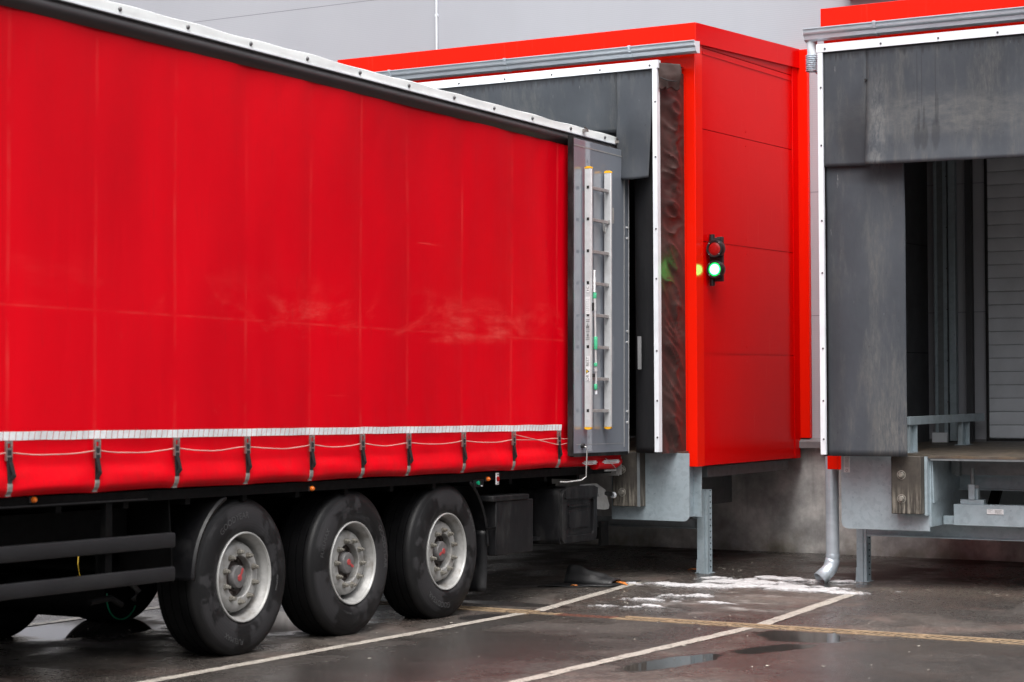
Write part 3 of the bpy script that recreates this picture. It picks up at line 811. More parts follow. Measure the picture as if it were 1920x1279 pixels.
# --- left, around the trailer
s1, W1, zt, zb = shelter_common(-12.16, -8.438, 'dark dock shelter with brown wrinkled side cover closed around the trailer rear')
def head1(u, v, x, z):
    # falls from the frame, lands on the trailer roof and folds inwards
    t = 1-v
    if t < .62: zz = 4.685-(t/.62)*.50; y = .015+.10*(t/.62)**2
    else:
        q = (t-.62)/.38; zz = 4.185-.06*math.sin(q*1.57); y = .115+.42*q
    return (x, y+.015*wr(x, zz*2, 1), zz+.01*wr(x*3, q if t >= .62 else 0, 3))
sheet(s1, 'head_curtain', 'shelter_sheet', .45, W1-.42, 3.65, 4.685, head1, 80, 40)
sheet(s1, 'head_flap', 'shelter_sheet', .047, .44, 3.70, 4.68, lambda u, v, x, z: .018, 16, 30)
def flap1(u, v, x, z):
    t = 1-v
    y = .010-.055*math.sin(min(1, t*1.3)*1.5)*(.4+.6*math.sin(u*2.6))+.02*wr(x*2.2, z*1.6, 6)
    return (x-.022*u*t*t+.008*t*math.sin(t*5), y, z-.012*math.sin(u*3)*t)
sheet(s1, 'head_flap', 'shelter_sheet', W1-.415, W1-.052, 3.70, 4.682, flap1, 24, 40, .008)
def side1(u, v, x, z): return .035+.16*(1-u)**1.5+.015*wr(x*2, z, 9)
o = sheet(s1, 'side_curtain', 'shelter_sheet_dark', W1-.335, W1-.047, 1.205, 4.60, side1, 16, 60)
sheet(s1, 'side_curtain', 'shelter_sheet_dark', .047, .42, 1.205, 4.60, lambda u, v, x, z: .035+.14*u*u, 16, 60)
m = MB(); m.box((W1-.245, .052, 1.965), (W1-.21, .062, 2.265)); m.build('grey_marker', 'sill_grey', s1)
# torn folded cover at the top corner
def torn(u, v):
    x = W1-.005+u*.135; t = 1-v
    return (x+.035*t*u*math.sin(t*4+u)+.02*t, .06+.20*u+.022*math.sin(u*9+2.5*v)*t-.05, 4.735-t*(.225+.02*(1 if u > .5 else -1)*(u-.5)+.012*math.sin(u*17)))
MB().grid(torn, 20, 24).build('torn_cover', 'fabric', s1, solid=.005)
m = MB(); m.tube([(W1+.02, .01, 4.60), (W1+.07, .06, 4.575), (W1+.12, .14, 4.57)], .005, 6); m.build('tie_cord', 'strap_black', s1)

# ================================================================== DOCK LEVELLERS
def galv_plate(parent, x0, x1, z0, z1, y, rc, corner_left):
    pts = []
    def arc(cx, cz, a0, a1): return [(cx+rc*math.cos(R(a0+(a1-a0)*i/6)), cz+rc*math.sin(R(a0+(a1-a0)*i/6))) for i in range(7)]
    if corner_left: pts = [(x1, z1), (x0, z1)]+arc(x0+rc, z0+rc, 180, 270)+[(x1, z0)]
    else: pts = [(x1, z1), (x0, z1), (x0, z0)]+arc(x1-rc, z0+rc, 270, 360)
    m = MB(); m.prism(pts, 1, y, y+.008)
    return m
def bumper(parent, x0, x1, z0, z1, y0, y1):
    b = MB().box((x0, y0, z0), (x1, y1, z1)).build('bumper', 'bumper', parent, bevel=.006)
    for zz in (z0+.13, z1-.16):
        m = MB(); cx = (x0+x1)/2; cx = x0+(x1-x0)*.35
        m.lathe([(y0+.004, .038), (y0-.001, .040), (y0-.002, .032), (y0+.006, .03)], 1, (cx, 0, zz), 20)
        m.lathe([(y0-.002, .03), (y0-.004, .024), (y0-.020, .022), (y0-.022, 0)], 1, (cx, 0, zz), 6, smooth=False)
        m.build('bolt', 'wheel_nut', b)
def leg(parent, x0, x1, y0, y1, z0, z1):
    m = MB(); t = .008
    # C profile open to the right with return lips, plus base plate and bolts
    m.box((x0, y0, z0), (x1-.03, y0+t, z1)); m.box((x0, y0+t+.001, z0), (x0+t, y1, z1)); m.box((x0+t+.001, y1-t, z0), (x1, y1, z1))
    m.box((x1-.028, y0+.010, z0), (x1, y0+.018, z1-.02))
    m.box((x0-.035, y0+.02, z0-.004), (x1+.01, y1+.04, z0+.006))
    m.hexa([(x0-.008, y0-.006, z0+.006), (x0+.02, y0-.006, z0+.006), (x0+.02, y0-.001, z0+.006), (x0-.008, y0-.001, z0+.006),
            (x0-.004, y0-.006, z0+.13), (x0+.004, y0-.006, z0+.13), (x0+.004, y0-.001, z0+.13), (x0-.004, y0-.001, z0+.13)])
    o = m.build('support_leg', 'galvanised', parent)
    h = MB()
    for i in range(int((z1-z0)/.055)):
        zz = z0+.06+i*.055
        h.cyl((x1-.012, y1-t-.002, zz), (x1-.012, y1-t+.0, zz), .007, 8)
    h.build('bolt_holes', 'black_hole', o)
    return o

# right bay
lv = empty('dock_leveller', (0, 0, 0), 'galvanised dock leveller with bare platform and beams in the empty bay at the right', 'dock leveller', 'dock levellers under the houses')
m = galv_plate(lv, -6.842, -6.04, .563, 1.197, 16.85, .06, True); m.build('side_plate', 'galvanised', lv)
m = MB(); m.prism([(-4.0, 1.197), (-3.2, 1.197), (-3.2, .563), (-4.0, .563)], 1, 16.85, 16.858); m.build('side_plate', 'galvanised', lv)
bumper(lv, -6.335, -6.07, .712, 1.205, 16.72, 16.849)
bumper(lv, -3.97, -3.70, .712, 1.205, 16.72, 16.849)
MB().box((-6.066, 16.80, .70), (-6.042, 16.849, 1.20)).build('bumper_edge', 'galvanised', lv)
# side cheek going back
m = MB(); m.box((-6.040, 16.86, .60), (-6.030, 19.45, 1.165)); m.build('side_cheek', 'galvanised', lv)
m = MB(); m.prism([(16.87, 1.16), (17.5, 1.16), (17.5, .95), (17.3, .90), (16.90, .80)], 0, -6.029, -6.017); m.build('gusset_plate', 'galvanised', lv, bevel=.002)
m = MB()
m.hexa([(-6.04, 16.82, 1.186), (-4.0, 16.82, 1.186), (-4.0, 19.48, 1.236), (-6.04, 19.48, 1.236), (-6.04, 16.82, 1.206), (-4.0, 16.82, 1.206), (-4.0, 19.48, 1.252), (-6.04, 19.48, 1.252)])
m.build('platform', 'deck_steel', lv)
m = MB(); m.hexa([(-7.0, 17.06, 1.19), (-6.045, 17.06, 1.19), (-6.045, 19.48, 1.235), (-7.0, 19.48, 1.235), (-7.0, 17.06, 1.209), (-6.045, 17.06, 1.209), (-6.045, 19.48, 1.251), (-7.0, 19.48, 1.251)]); m.build('floor_plate', 'deck_steel', lv)
m = MB(); m.hexa([(-3.99, 17.06, 1.19), (-3.1, 17.06, 1.19), (-3.1, 19.48, 1.235), (-3.99, 19.48, 1.235), (-3.99, 17.06, 1.209), (-3.1, 17.06, 1.209), (-3.1, 19.48, 1.251), (-3.99, 19.48, 1.251)])
m.build('floor_plate', 'deck_steel', lv)
m = MB(); m.box((-6.02, 16.823, 1.168), (-4.0, 16.835, 1.184)); m.build('lip_edge', 'galvanised_dark', lv)
m = MB(); m.box((-6.0, 17.30, 1.03), (-4.0, 17.34, 1.18)); m.box((-5.25, 17.26, 1.02), (-5.19, 17.30, 1.17)); m.box((-5.95, 17.25, 1.02), (-5.91, 17.30, 1.17)); m.build('lip_hinge_plate', 'galvanised_dark', lv)
m = MB()   # channel beam behind
m.box((-6.10, 17.60, .895), (-3.95, 17.612, 1.035)); m.box((-6.10, 17.55, .885), (-3.95, 17.612, .894)); m.box((-6.10, 17.57, 1.036), (-3.95, 17.612, 1.044))
m.build('channel_beam', 'galvanised', lv)
m = MB(); m.box((-5.915, 17.10, .603), (-3.95, 17.22, .785)); m.box((-6.02, 17.13, .605), (-5.917, 17.2, .68)); m.build('box_beam', 'galvanised', lv, bevel=.003)
m = MB(); m.box((-5.865, 17.13, .786), (-5.66, 17.19, .825)); m.box((-5.79, 17.12, .826), (-5.735, 17.18, .955)); m.box((-5.735, 17.15, .826), (-5.715, 17.2, .94)); m.build('lip_support', 'galvanised', lv, bevel=.002)
m = MB(); m.cyl((-5.762, 17.15, .955), (-5.762, 17.15, 1.095), .019, 14); m.box((-5.80, 17.13, .925), (-5.70, 17.14, .95)); m.build('support_pin', 'galvanised_dark', lv)
m = MB()
for (xa, xb) in ((-6.05, -5.75), (-5.70, -5.45), (-5.3, -5.0), (-4.9, -5.15), (-4.4, -4.7)):
    m.hexa([(xa, 18.2, .50), (xa+.09, 18.2, .50), (xa+.09, 18.26, .50), (xa, 18.26, .50), (xb, 17.9, 1.17), (xb+.09, 17.9, 1.17), (xb+.09, 17.96, 1.17), (xb, 17.96, 1.17)])
m.build('diagonal_strut', 'chassis_black', lv)
m = MB(); m.box((-6.78, 17.30, .482), (-3.2, 17.308, .597)); m.box((-6.78, 17.24, .474), (-3.2, 17.308, .4815)); m.box((-6.78, 17.24, .598), (-3.2, 17.308, .604))
m.build('bottom_beam', 'galvanised', lv)
m = MB(); m.box((-5.62, 17.0935, .708), (-5.475, 17.0985, .75)); 
for i, (a, b, z) in enumerate(((-5.61, -5.57, .742), (-5.61, -5.585, .725), (-5.55, -5.49, .738), (-5.55, -5.50, .728), (-5.55, -5.49, .718))): m.box((a, 17.0915, z), (b, 17.0934, z+.0025), 1)
m.build('type_label', ['sticker', 'ink'], lv)
m = MB(); m.box((-6.815, 16.843, 1.052), (-6.76, 16.8485, 1.192))
for i in range(8): m.box((-6.805, 16.841, 1.178-i*.011), (-6.770, 16.8428, 1.180-i*.011), 1)
m.lathe([(16.8425, .010), (16.8415, .011), (16.841, .008)], 1, (-6.787, 0, 1.07), 12, 1)
m.build('warning_label', ['sticker', 'ink'], lv)
leg(lv, -6.885, -6.795, 17.30, 17.42, gz(17.35), .56)
leg(lv, -3.3, -3.2, 17.30, 17.42, gz(17.35), .56)

# left bay
l1 = empty('dock_leveller', (0, 0, 0), 'galvanised dock leveller and rubber bumper behind the trailer rear', 'dock leveller', 'dock levellers under the houses')
galv_plate(l1, -9.12, -8.318, .577, 1.197, 16.85, .06, False).build('side_plate', 'galvanised', l1)
MB().box((-12.12, 16.85, .575), (-11.32, 16.858, 1.197)).build('side_plate', 'galvanised', l1)
bumper(l1, -9.05, -8.765, .705, 1.205, 16.735, 16.849)
bumper(l1, -11.75, -11.48, .705, 1.205, 16.735, 16.849)
MB().box((-8.787, 16.725, .705), (-8.763, 16.734, 1.2)).build('bumper_edge', 'galvanised_dark', l1)
MB().box((-9.12, 16.86, .60), (-9.11, 19.45, 1.165)).build('side_cheek', 'galvanised_dark', l1)
m = MB(); m.hexa([(-12.26, 16.86, 1.19), (-8.42, 16.86, 1.19), (-8.42, 19.48, 1.235), (-12.26, 19.48, 1.235), (-12.26, 16.86, 1.209), (-8.42, 16.86, 1.209), (-8.42, 19.48, 1.251), (-12.26, 19.48, 1.251)]); m.build('platform', 'deck_steel', l1)
m = MB(); m.box((-12.1, 17.41, .475), (-8.50, 17.418, .56)); m.box((-12.1, 17.36, .468), (-8.50, 17.418, .4745)); m.build('bottom_beam', 'galvanised_dark', l1)
m = MB(); m.box((-8.50, 17.12, .60), (-8.445, 17.13, 1.064)); m.box((-8.453, 17.131, .60), (-8.445, 17.2, 1.064)); m.box((-8.444, 17.19, .60), (-8.36, 17.20, 1.064)); m.build('hanger_bracket', 'galvanised', l1)
m = MB(); m.box((-8.55, 17.40, .56), (-8.49, 17.41, .62)); m.build('cleat', 'galvanised', l1)
leg(l1, -8.492, -8.385, 17.36, 17.46, gz(17.4), .84)
leg(l1, -12.2, -12.1, 17.36, 17.46, gz(17.4), .84)
m = MB(); m.hexa([(-8.36, 17.9, .70), (-8.20, 17.9, .70), (-8.20, 19.3, .70), (-8.36, 19.3, .70), (-8.44, 17.7, 1.06), (-8.34, 17.7, 1.06), (-8.34, 19.3, 1.06), (-8.44, 19.3, 1.06)])
m = MB(); m.box((-8.75, 17.5, .95), (-8.45, 19.4, 1.05)); m.build('floor_beam', 'galvanised_dark', l1)

# overhead door in the right bay ------------------------------------------------
dd = empty('overhead_door', (-6.39, 19.47, 1.25), 'closed grey sectional door with horizontal ribs at the back of the empty bay', 'door')
m = MB()
z = .035; i = 0
while z < 2.95:
    m.prism([(.03, z+.0005), (.008, z+.0005), (.001, z+.006), (.0, z+.010), (.0, z+.120), (.001, z+.1235), (.008, z+.1275), (.03, z+.1275)], 0, .025, 2.68)
    z += .1295
m.build('door_panels', 'door_grey', dd)
MB().box((.0, -.02, 0), (.024, .04, 2.95)).build('door_frame', 'lamp_black', dd)
MB().box((2.68, -.02, 0), (2.71, .04, 2.95)).build('door_frame', 'lamp_black', dd)
MB().box((.024, -.012, .002), (2.68, .03, .034)).build('bottom_seal', 'lamp_black', dd)
MB().box((.024, .032, 0), (2.68, .06, 2.95)).build('door_backing', 'inner_grey', dd)
# upright track and post
up = empty('door_track_post', (-6.85, 19.3, 1.24), 'tall galvanised track post standing inside the empty bay beside the door', 'post')
m = MB(); m.box((0, 0, 0), (.028, .01, 3.6)); m.box((.0, .011, 0), (.125, .08, 3.6), 1); m.box((.090, 0, 0), (.125, .01, 3.6)); m.build('channel', ['galvanised', 'galvanised_dark'], up)
m = MB(); m.box((.137, .02, .02), (.205, .09, 3.6)); m.build('square_tube', 'galvanised', up, bevel=.004)
m = MB(); m.box((-.02, -.05, 0), (.13, -.003, .10)); m.build('foot_block', 'frame_white', up, bevel=.004)
m = MB()
for zz in (.4, .8, 1.3, 1.7, 2.1, 2.6): m.cyl((.131, .0, zz), (.131, -.008, zz), .008, 8); 
m.build('bolt', 'rivet', up)
MB().box((.28, .10, 0), (.34, .17, 3.6)).build('dark_post', 'inner_grey', up)
# low guard rail on the platform
gr = empty('guard_rail', (-6.4, 17.29, 1.212), 'low galvanised guard rail along the left side of the empty bay platform', 'rail')
m = MB(); m.box((-.03, 0, .245), (.03, 2.04, .318)); m.build('top_rail', 'galvanised', gr, bevel=.003)
for (a, b, zz) in ((0.02, .20, .004), (1.42, 1.62, .032)):
    m = MB(); m.box((-.025, a, zz), (.022, a+.008, .244)); m.box((-.025, b, zz), (.022, b+.008, .244)); m.box((-.025, a+.009, zz), (-.017, b-.001, .244)); m.box((-.05, a-.02, zz-.004), (.05, b+.03, zz)); m.build('foot', 'galvanised', gr)

# signal lamp ------------------------------------------------------------------
tl = empty('signal_lamp', (-8.33, 17.315, 2.762), 'black two-lens dock signal lamp on the red wall, green lit and red dark', 'signal lamp')
m = MB(); m.box((.0, .02, .02), (.075, .05, .43)); m.box((.08, .01, .02), (.135, .05, .435)); m.tube([(.03, .015, .40), (.03, .015, .46)], .026, 12); m.tube([(.03, .015, .04), (.03, .015, -.02)], .024, 12)
m.box((.045, .0, .39), (.115, .03, .425))
m.build('bracket', 'lamp_black', tl, bevel=.003)
for nm, zc, mt, lab in (('red_lens', .322, 'red_lens', 'unlit red lens'), ('green_lens', .130, 'green_led', 'glowing green lens')):
    m = MB(); m.lathe([(.05, .0), (.05, .065), (.03, .080), (-.040, .083), (-.046, .079), (-.045, .064), (-.02, .062)], 1, (0, 0, 0), 40)
    hsg = m.build('lamp_housing', 'lamp_black', tl, loc=(.088, -.02, zc))
    l = MB(); l.lathe([(-.034, .063), (-.040, .052), (-.044, .03), (-.045, 0)], 1, (0, 0, 0), 40)
    if mt == 'green_led':
        l = MB()
        l.lathe([(-.034, .063), (-.040, .05), (-.043, .0)], 1, (0, 0, 0), 40)
    ob = l.build('lens', mt, hsg); ob['label'] = lab
    sc_ = MB()
    for a in (45, 135, 225, 315): sc_.cyl((.072*math.cos(R(a)), -.045, .072*math.sin(R(a))), (.072*math.cos(R(a)), -.050, .072*math.sin(R(a))), .003, 8)
    sc_.build('screws', 'alu', hsg)

# ================================================================== TRAILER
AZ = R(2.4696); PITCH = R(-.8325)
def place(o, loc=(0, 0, 0)):
    """stand an object in the trailer's frame (trailer parked on the slope, slightly askew)"""
    Mt = Matrix.Translation((-8.766, 13.422, .008)) @ Matrix.Rotation(AZ, 4, 'Z') @ Matrix.Rotation(PITCH, 4, 'X')
    o.matrix_world = Mt @ Matrix.Translation(loc)
tr = empty('semi_trailer', (0, 0, 0), 'red curtain-sided semi-trailer with three axles backed up to the dock', 'trailer')
place(tr)
Y0, Y1 = -10.3, 3.12
# --- side curtain
def curt(u, v):
    y = Y0+u*(Y1-Y0)
    # rows concentrated near the hem
    z = 1.135+(3.965-1.135)*v**1.35
    x = 0.0
    dn = min(abs(y-s) for s in STRAPS)
    pin = math.exp(-(dn/.10)**2)
    x += .014*noise.noise((0, y*.9, z*.8))+.007*noise.noise((3, y*3.1, z*.9))
    x += .004*noise.noise((6, y*9+z*3, z*1.6))*math.exp(-((z-1.5)/.35)**2)+.004*noise.noise((8, y*6-z*4, z*1.2))*math.exp(-((z-3.9)/.3)**2)
    x -= .006*pin*(1 if z > 1.5 else 1)
    # skirt profile
    if z < 1.50:
        t = (1.50-z)/.365
        prof = -.012*math.sin(min(1, t/.55)*math.pi) if t < .55 else .034*math.sin(min(1, (t-.55)/.30)*math.pi/2)
        if t > .86: prof = .034-.05*((t-.86)/.14)**2
        x += prof*(1-.35*pin)+.006*noise.noise((7, y*2.4, z*14))*min(1, t*3)
        z += -.006*math.cos((y-STRAPS[4])*8)*t*0+.008*noise.noise((1, y*1.3, 0))*t-.004*pin*t
    return (x, y, z)
MB().grid(curt, 620, 110).build('side_curtain', 'curtain', tr)
# retro-reflective strip of small white blocks
m = MB(); y = Y0+.02
while y < 2.02:
    def cx(y, z): return curt((y-Y0)/(Y1-Y0), ((z-1.135)/(3.965-1.135))**(1/1.35))[0]+.0022
    tz = .003*noise.noise((0, y*4, 0))
    m.add([(cx(y, 1.456), y, 1.456+tz), (cx(y+.0495, 1.456), y+.0495, 1.456+tz), (cx(y+.0495, 1.506), y+.0495, 1.506+tz), (cx(y, 1.506), y, 1.506+tz)], [(0, 1, 2, 3)])
    y += .0535
m.build('reflective_strip', 'retro_white', tr)
# straps with buckles: each its own part
def strap_proto():
    s = MB()
    s.box((.006, -.017, .135), (.012, .017, .175), 0); 
    o1 = MB()
    o1.box((.004, -.024, .19), (.012, -.017, .295), 0); o1.box((.004, .017, .19), (.012, .024, .295), 0)
    o1.box((.004, -.0165, .285), (.010, .0165, .300), 0); o1.box((.005, -.0165, .235), (.009, .0165, .270), 0)
    o1.box((.004, -.020, .178), (.016, .020, .189), 0); o1.box((.0125, -.022, .20), (.019, .022, .212), 0)
    return s, o1
def make_strap(y):
    x = .002
    s = MB()
    def xo(z): return curt((y-Y0)/(Y1-Y0), max(0, (z-1.135)/(3.965-1.135))**(1/1.35))[0]
    zs = [1.146, 1.165, 1.19, 1.21]
    pts = [(xo(z)+.003, z) for z in zs]
    # grey hook strap hugging the hem
    for a, b in zip(pts[:-1], pts[1:]):
        s.hexa([(a[0], -.020, a[1]), (a[0]+.004, -.020, a[1]), (a[0]+.004, .020, a[1]), (a[0], .020, a[1]), (b[0], -.020, b[1]), (b[0]+.004, -.020, b[1]), (b[0]+.004, .020, b[1]), (b[0], .020, b[1])], 1)
    s.box((pts[0][0]-.03, -.020, 1.136), (pts[0][0]+.005, .020, 1.145), 1)
    # black webbing up to the buckle
    s.hexa([(xo(1.21)+.004, -.018, 1.21), (xo(1.21)+.008, -.018, 1.21), (xo(1.21)+.008, .018, 1.21), (xo(1.21)+.004, .018, 1.21),
            (.012, -.018, 1.40), (.017, -.018, 1.40), (.017, .018, 1.40), (.012, .018, 1.40)], 0)
    r = random.uniform(-.008, .01)
    # loose tail
    s.hexa([(.022, -.016+r, 1.335), (.026, -.016+r, 1.335), (.026, .018+r, 1.335), (.022, .018+r, 1.335), (.018, -.016, 1.40), (.022, -.016, 1.40), (.022, .016, 1.40), (.018, .016, 1.40)], 0)
    s.hexa([(.034, -.006+r*2, 1.262), (.040, -.006+r*2, 1.266), (.040, .026+r*2, 1.250), (.034, .026+r*2, 1.246), (.022, -.016+r, 1.334), (.026, -.016+r, 1.334), (.026, .018+r, 1.334), (.022, .018+r, 1.334)], 0)
    s.hexa([(.024, -.014+r, 1.222), (.028, -.014+r, 1.222), (.028, .02+r, 1.228), (.024, .02+r, 1.228), (.034, -.006+r*2, 1.262), (.040, -.006+r*2, 1.266), (.040, .026+r*2, 1.250), (.034, .026+r*2, 1.246)], 0)
    st = s.build('strap', ['strap_black', 'strap_grey'], tr, loc=(0, y, 0))
    b = MB()
    b.box((.008, -.026, 1.34), (.024, -.016, 1.456)); b.box((.008, .016, 1.34), (.024, .026, 1.456))
    b.box((.009, -.0145, 1.438), (.018, .0145, 1.452)); b.box((.009, -.0145, 1.395), (.022, .0145, 1.412)); b.box((.018, -.0145, 1.36), (.026, .0145, 1.37))
    b.cyl((.020, -.026, 1.405), (.020, .026, 1.405), .004, 8)
    b.build('buckle', 'buckle', st, bevel=.001)
for y in STRAPS: make_strap(y)
# pinkish customs cord threaded through the buckles
pts = []; ends = [-10.2]+STRAPS+[2.15]
for a, b in zip(ends[:-1], ends[1:]):
    for i in range(8):
        t = i/8; pts.append((.014+.004*math.sin(t*3.1), a+(b-a)*t, 1.388-.022*math.sin(math.pi*t)*(1 if a < 1 else .3)+.006*noise.noise((a, t*3, 0))))
pts.append((.014, 2.15, 1.375))
m = MB().tube(pts, .0042, 6); m.tube([(.02, 1.117, 1.43), (.022, 1.35, 1.40), (.02, 1.931, 1.33), (.016, 2.15, 1.35)], .0035, 6); m.build('customs_cord', 'cord', tr)
# top: dark rubber rail cover and white cant rail with wavy tarp edge
def rail(u, v):
    y = Y0+u*(3.10-Y0); a = v*math.pi
    return (.004+.034*math.sin(a)+.002*noise.noise((y*2, v, 0)), y, 3.945+.112*v)
MB().grid(rail, 240, 12).build('rail_cover', 'rail_dark', tr)
def cant(u, v):
    y = Y0+u*(3.17-Y0)
    wv = .008*noise.noise((y*1.3, 0, 5))+.003*math.sin(y*2*math.pi/.66)
    zt_ = 4.132+wv
    if v < .62: return (.030+.003*noise.noise((y*3, v*2, 8)), y, 4.058+(zt_-4.058)*(v/.62))
    q = (v-.62)/.38
    return (.030-.26*q, y, zt_+.022*q)
MB().grid(cant, 300, 14).build('cant_rail', 'tarp_white', tr)
MB().box((.0, Y0, 4.056), (.036, 3.17, 4.0655)).build('cant_rail_lip', 'frame_white', tr)
for y in (-8.6, -7.9, -7.25, -6.6, -5.95, -5.3, -4.63, -3.969, -3.292, -2.609, -1.94, -1.262, -.58, .1, .745, 1.408, 2.118, 2.794):
    m = MB(); m.lathe([(.030, .016), (.036, .015), (.042, .009), (.043, 0)], 0, (0, y, 4.094), 12); m.build('tarp_fixing', 'rivet', tr)
def roof(u, v):
    y = Y0+u*(3.17-Y0); x = -.23-2.09*v
    return (x, y, 4.152+.025*math.sin(math.pi*v)+.012*math.sin(y*2*math.pi/.66))
MB().grid(roof, 80, 10).build('roof_tarp', 'tarp_white', tr)
# floor, far side, front wall
MB().box((-2.53, Y0, 1.14), (-.02, 3.13, 1.20)).build('floor', 'wood_inner', tr)
MB().box((-2.55, Y0, 1.12), (-2.54, 3.1, 4.15)).build('far_side_curtain', 'curtain', tr)
MB().box((-2.53, Y0-.06, 1.1), (-.01, Y0-.005, 4.15)).build('front_wall', 'alu', tr)
m = MB(); m.box((-.10, 3.10, 1.14), (-.0, 3.18, 4.05)); m.box((-2.55, 3.10, 1.14), (-2.45, 3.18, 4.05)); m.box((-2.45, 3.10, 3.95), (-.10, 3.18, 4.05)); m.build('rear_portal', 'alu', tr, bevel=.004)
m = MB(); m.box((-2.5, 3.185, 1.03), (-.02, 3.20, 1.20)); m.box((-.03, 3.17, 1.04), (.012, 3.184, 1.205)); m.build('rear_sill', 'alu_dull', tr)
m = MB(); m.tube([(.01, 2.62, 1.150), (.015, 3.02, 1.150), (.0, 3.14, 1.165)], [.05, .05, .038], 14); m.build('curtain_end_roll', 'curtain', tr)
# latches under the open door
m = MB()
for (a, b) in ((2.33, 2.56), (2.72, 3.02)):
    m.box((.055, a, 1.150), (.066, b, 1.158)); m.box((.055, a, 1.176), (.066, b, 1.184)); m.box((.056, a+.02, 1.158), (.064, a+.04, 1.176)); m.box((.056, b-.06, 1.155), (.070, b-.02, 1.18))
    m.cyl((.06, a-.03, 1.166), (.06, b+.02, 1.168), .006, 8)
m.build('curtain_latch', 'alu', tr, bevel=.001)
m = MB(); m.tube([(.06, 2.75, 1.20), (.07, 2.9, 1.13), (.06, 2.98, 1.09), (.05, 3.0, 1.05)], .003, 6); m.cyl((.03, 2.8, 1.088), (.03, 3.03, 1.086), .008, 8); m.build('release_cable', 'alu_dull', tr)

# --- open rear door folded against the side
dr_ = MB().box((.062, 2.045, 1.255), (.098, 3.15, 4.0)).build('rear_door', 'door_gloss', tr, bevel=.003); dr_['label'] = 'open grey rear door folded flat against the side'
m = MB(); m.box((.055, 2.018, 1.235), (.100, 2.0445, 4.02)); m.box((.058, 2.045, 1.225), (.099, 3.15, 1.2545)); m.build('door_seal', 'box_black', dr_)
m = MB(); m.box((.0985, 2.05, 3.935), (.1005, 3.14, 3.945)); m.box((.0985, 3.055, 1.30), (.103, 3.062, 3.96)); m.box((.0985, 2.10, 1.33), (.0995, 3.04, 1.334)); m.build('door_trim', 'alu_dull', dr_)
m = MB(); m.box((.06, 3.152, 1.24), (.10, 3.16, 4.0)); 
for zz in (3.3, 3.2, 2.35, 2.25, 1.62, 1.52): m.cyl((.10, 3.12, zz), (.106, 3.12, zz), .012, 8)
m.build('hinge_edge', 'alu', dr_)
m = MB(); m.tube([(.10, 2.20, 1.315), (.135, 2.215, 1.31), (.14, 2.225, 1.28), (.13, 2.22, 1.05), (.10, 2.19, 1.02), (.04, 2.03, 1.008), (.0, 1.98, 1.01)], .0065, 8)
m.build('door_hold_rod', 'alu_dull', dr_)
m = MB(); m.cyl((.098, 2.20, 1.32), (.125, 2.20, 1.32), .020, 14); m.build('rod_bush', 'lamp_black', dr_)
m = MB()
for y, zz in ((2.36, 4.112), (3.02, 4.085)): m.box((.035, y-.02, zz-.02), (.075, y+.02, zz+.004)); m.tube([(.05, y, zz), (.06, y-.03, zz+.02), (.05, y+.04, zz+.012)], .006, 6)
m.build('top_latch', 'buckle', tr)

# --- ladder and pole hung on the door (own things)
ld = empty('ladder', (0, 0, 0), 'aluminium ladder with yellow end caps hung upright on the open trailer door', 'ladder'); place(ld)
for (a, b) in ((2.222, 2.247), (2.612, 2.637)):
    m = MB(); m.box((.115, a, 1.482), (.182, b, 3.748))
    m.build('rail', 'alu', ld, bevel=.003)
    for z0, z1, s in ((1.462, 1.4815, -1), (3.7485, 3.768, 1)):
        c = MB(); c.prism([(.113, z0 if s > 0 else z1), (.184, z0 if s > 0 else z1), (.178, (z0+z1)/2+.004*s), (.16, z1 if s > 0 else z0), (.137, z1 if s > 0 else z0), (.119, (z0+z1)/2+.004*s)], 1, a-.002, b+.002); c.build('end_cap', 'ladder_cap', ld)
rz = [1.628+.2795*i for i in range(8)]
for z in rz:
    m = MB(); m.box((.132, 2.249, z-.016), (.165, 2.611, z+.012)); m.build('rung', 'alu_dull', ld, bevel=.002)
m = MB()
for z in rz: m.box((.137, 2.2195, z-.014), (.161, 2.2215, z+.012)); 
m.build('rung_holes', 'black_hole', ld)
m = MB(); m.box((.155, 2.66, 3.31), (.175, 2.69, 3.44)); m.box((.155, 2.60, 3.30), (.175, 2.69, 3.325)); m.tube([(.17, 2.48, 3.29), (.17, 2.49, 3.22), (.17, 2.52, 3.20), (.17, 2.53, 3.26)], .006, 6); m.build('hook', 'alu_dull', ld)
# printed stickers on the near rail
m = MB()
yf = 2.2188
def onrail(x, z): return (.1485+x, yf, z)
def tf(cx, cz): return lambda a, b: (.1485-b+cx, yf, cz+a)
for zc, s in ((2.185-.20, 'DR   BEST'),):
    textmesh(m, 'DR', .040, tf(0, 1.915), 1); textmesh(m, 'BEST', .040, tf(0, 2.055), 1)
# small triangle emblem between the letters
m.prism([(.132, 1.948), (.132, 1.992), (.165, 1.970)], 1, yf-.0005, yf, 1); m.prism([(.137, 1.958), (.137, 1.982), (.155, 1.970)], 1, yf-.0012, yf-.0008, 2)
m.prism([(.127, 1.885), (.170, 1.885), (.170, 2.10), (.127, 2.10)], 1, yf+.0006, yf+.0012, 0)
m.box((.128, yf+.0005, 2.47), (.168, yf+.0015, 2.62), 0); m.box((.132, yf+.0005, 2.66), (.164, yf+.0015, 2.72), 0)
random.seed(3)
for i in range(8):
    for j in range(3): m.box((.134+j*.011, yf-.0006, 2.485+i*.016), (.138+j*.011, yf, 2.489+i*.016), 1)
m.box((.138, yf-.0006, 2.675), (.158, yf, 2.680), 1); m.box((.138, yf-.0006, 2.69), (.158, yf, 2.694), 1); m.box((.138, yf-.0006, 2.70), (.142, yf, 2.712), 1); m.box((.153, yf-.0006, 2.70), (.158, yf, 2.712), 1)
for z in (2.42, 2.405, 2.33, 2.315, 2.262, 2.247): m.box((.130, yf-.0006, z), (.166, yf, z+.003), 1)
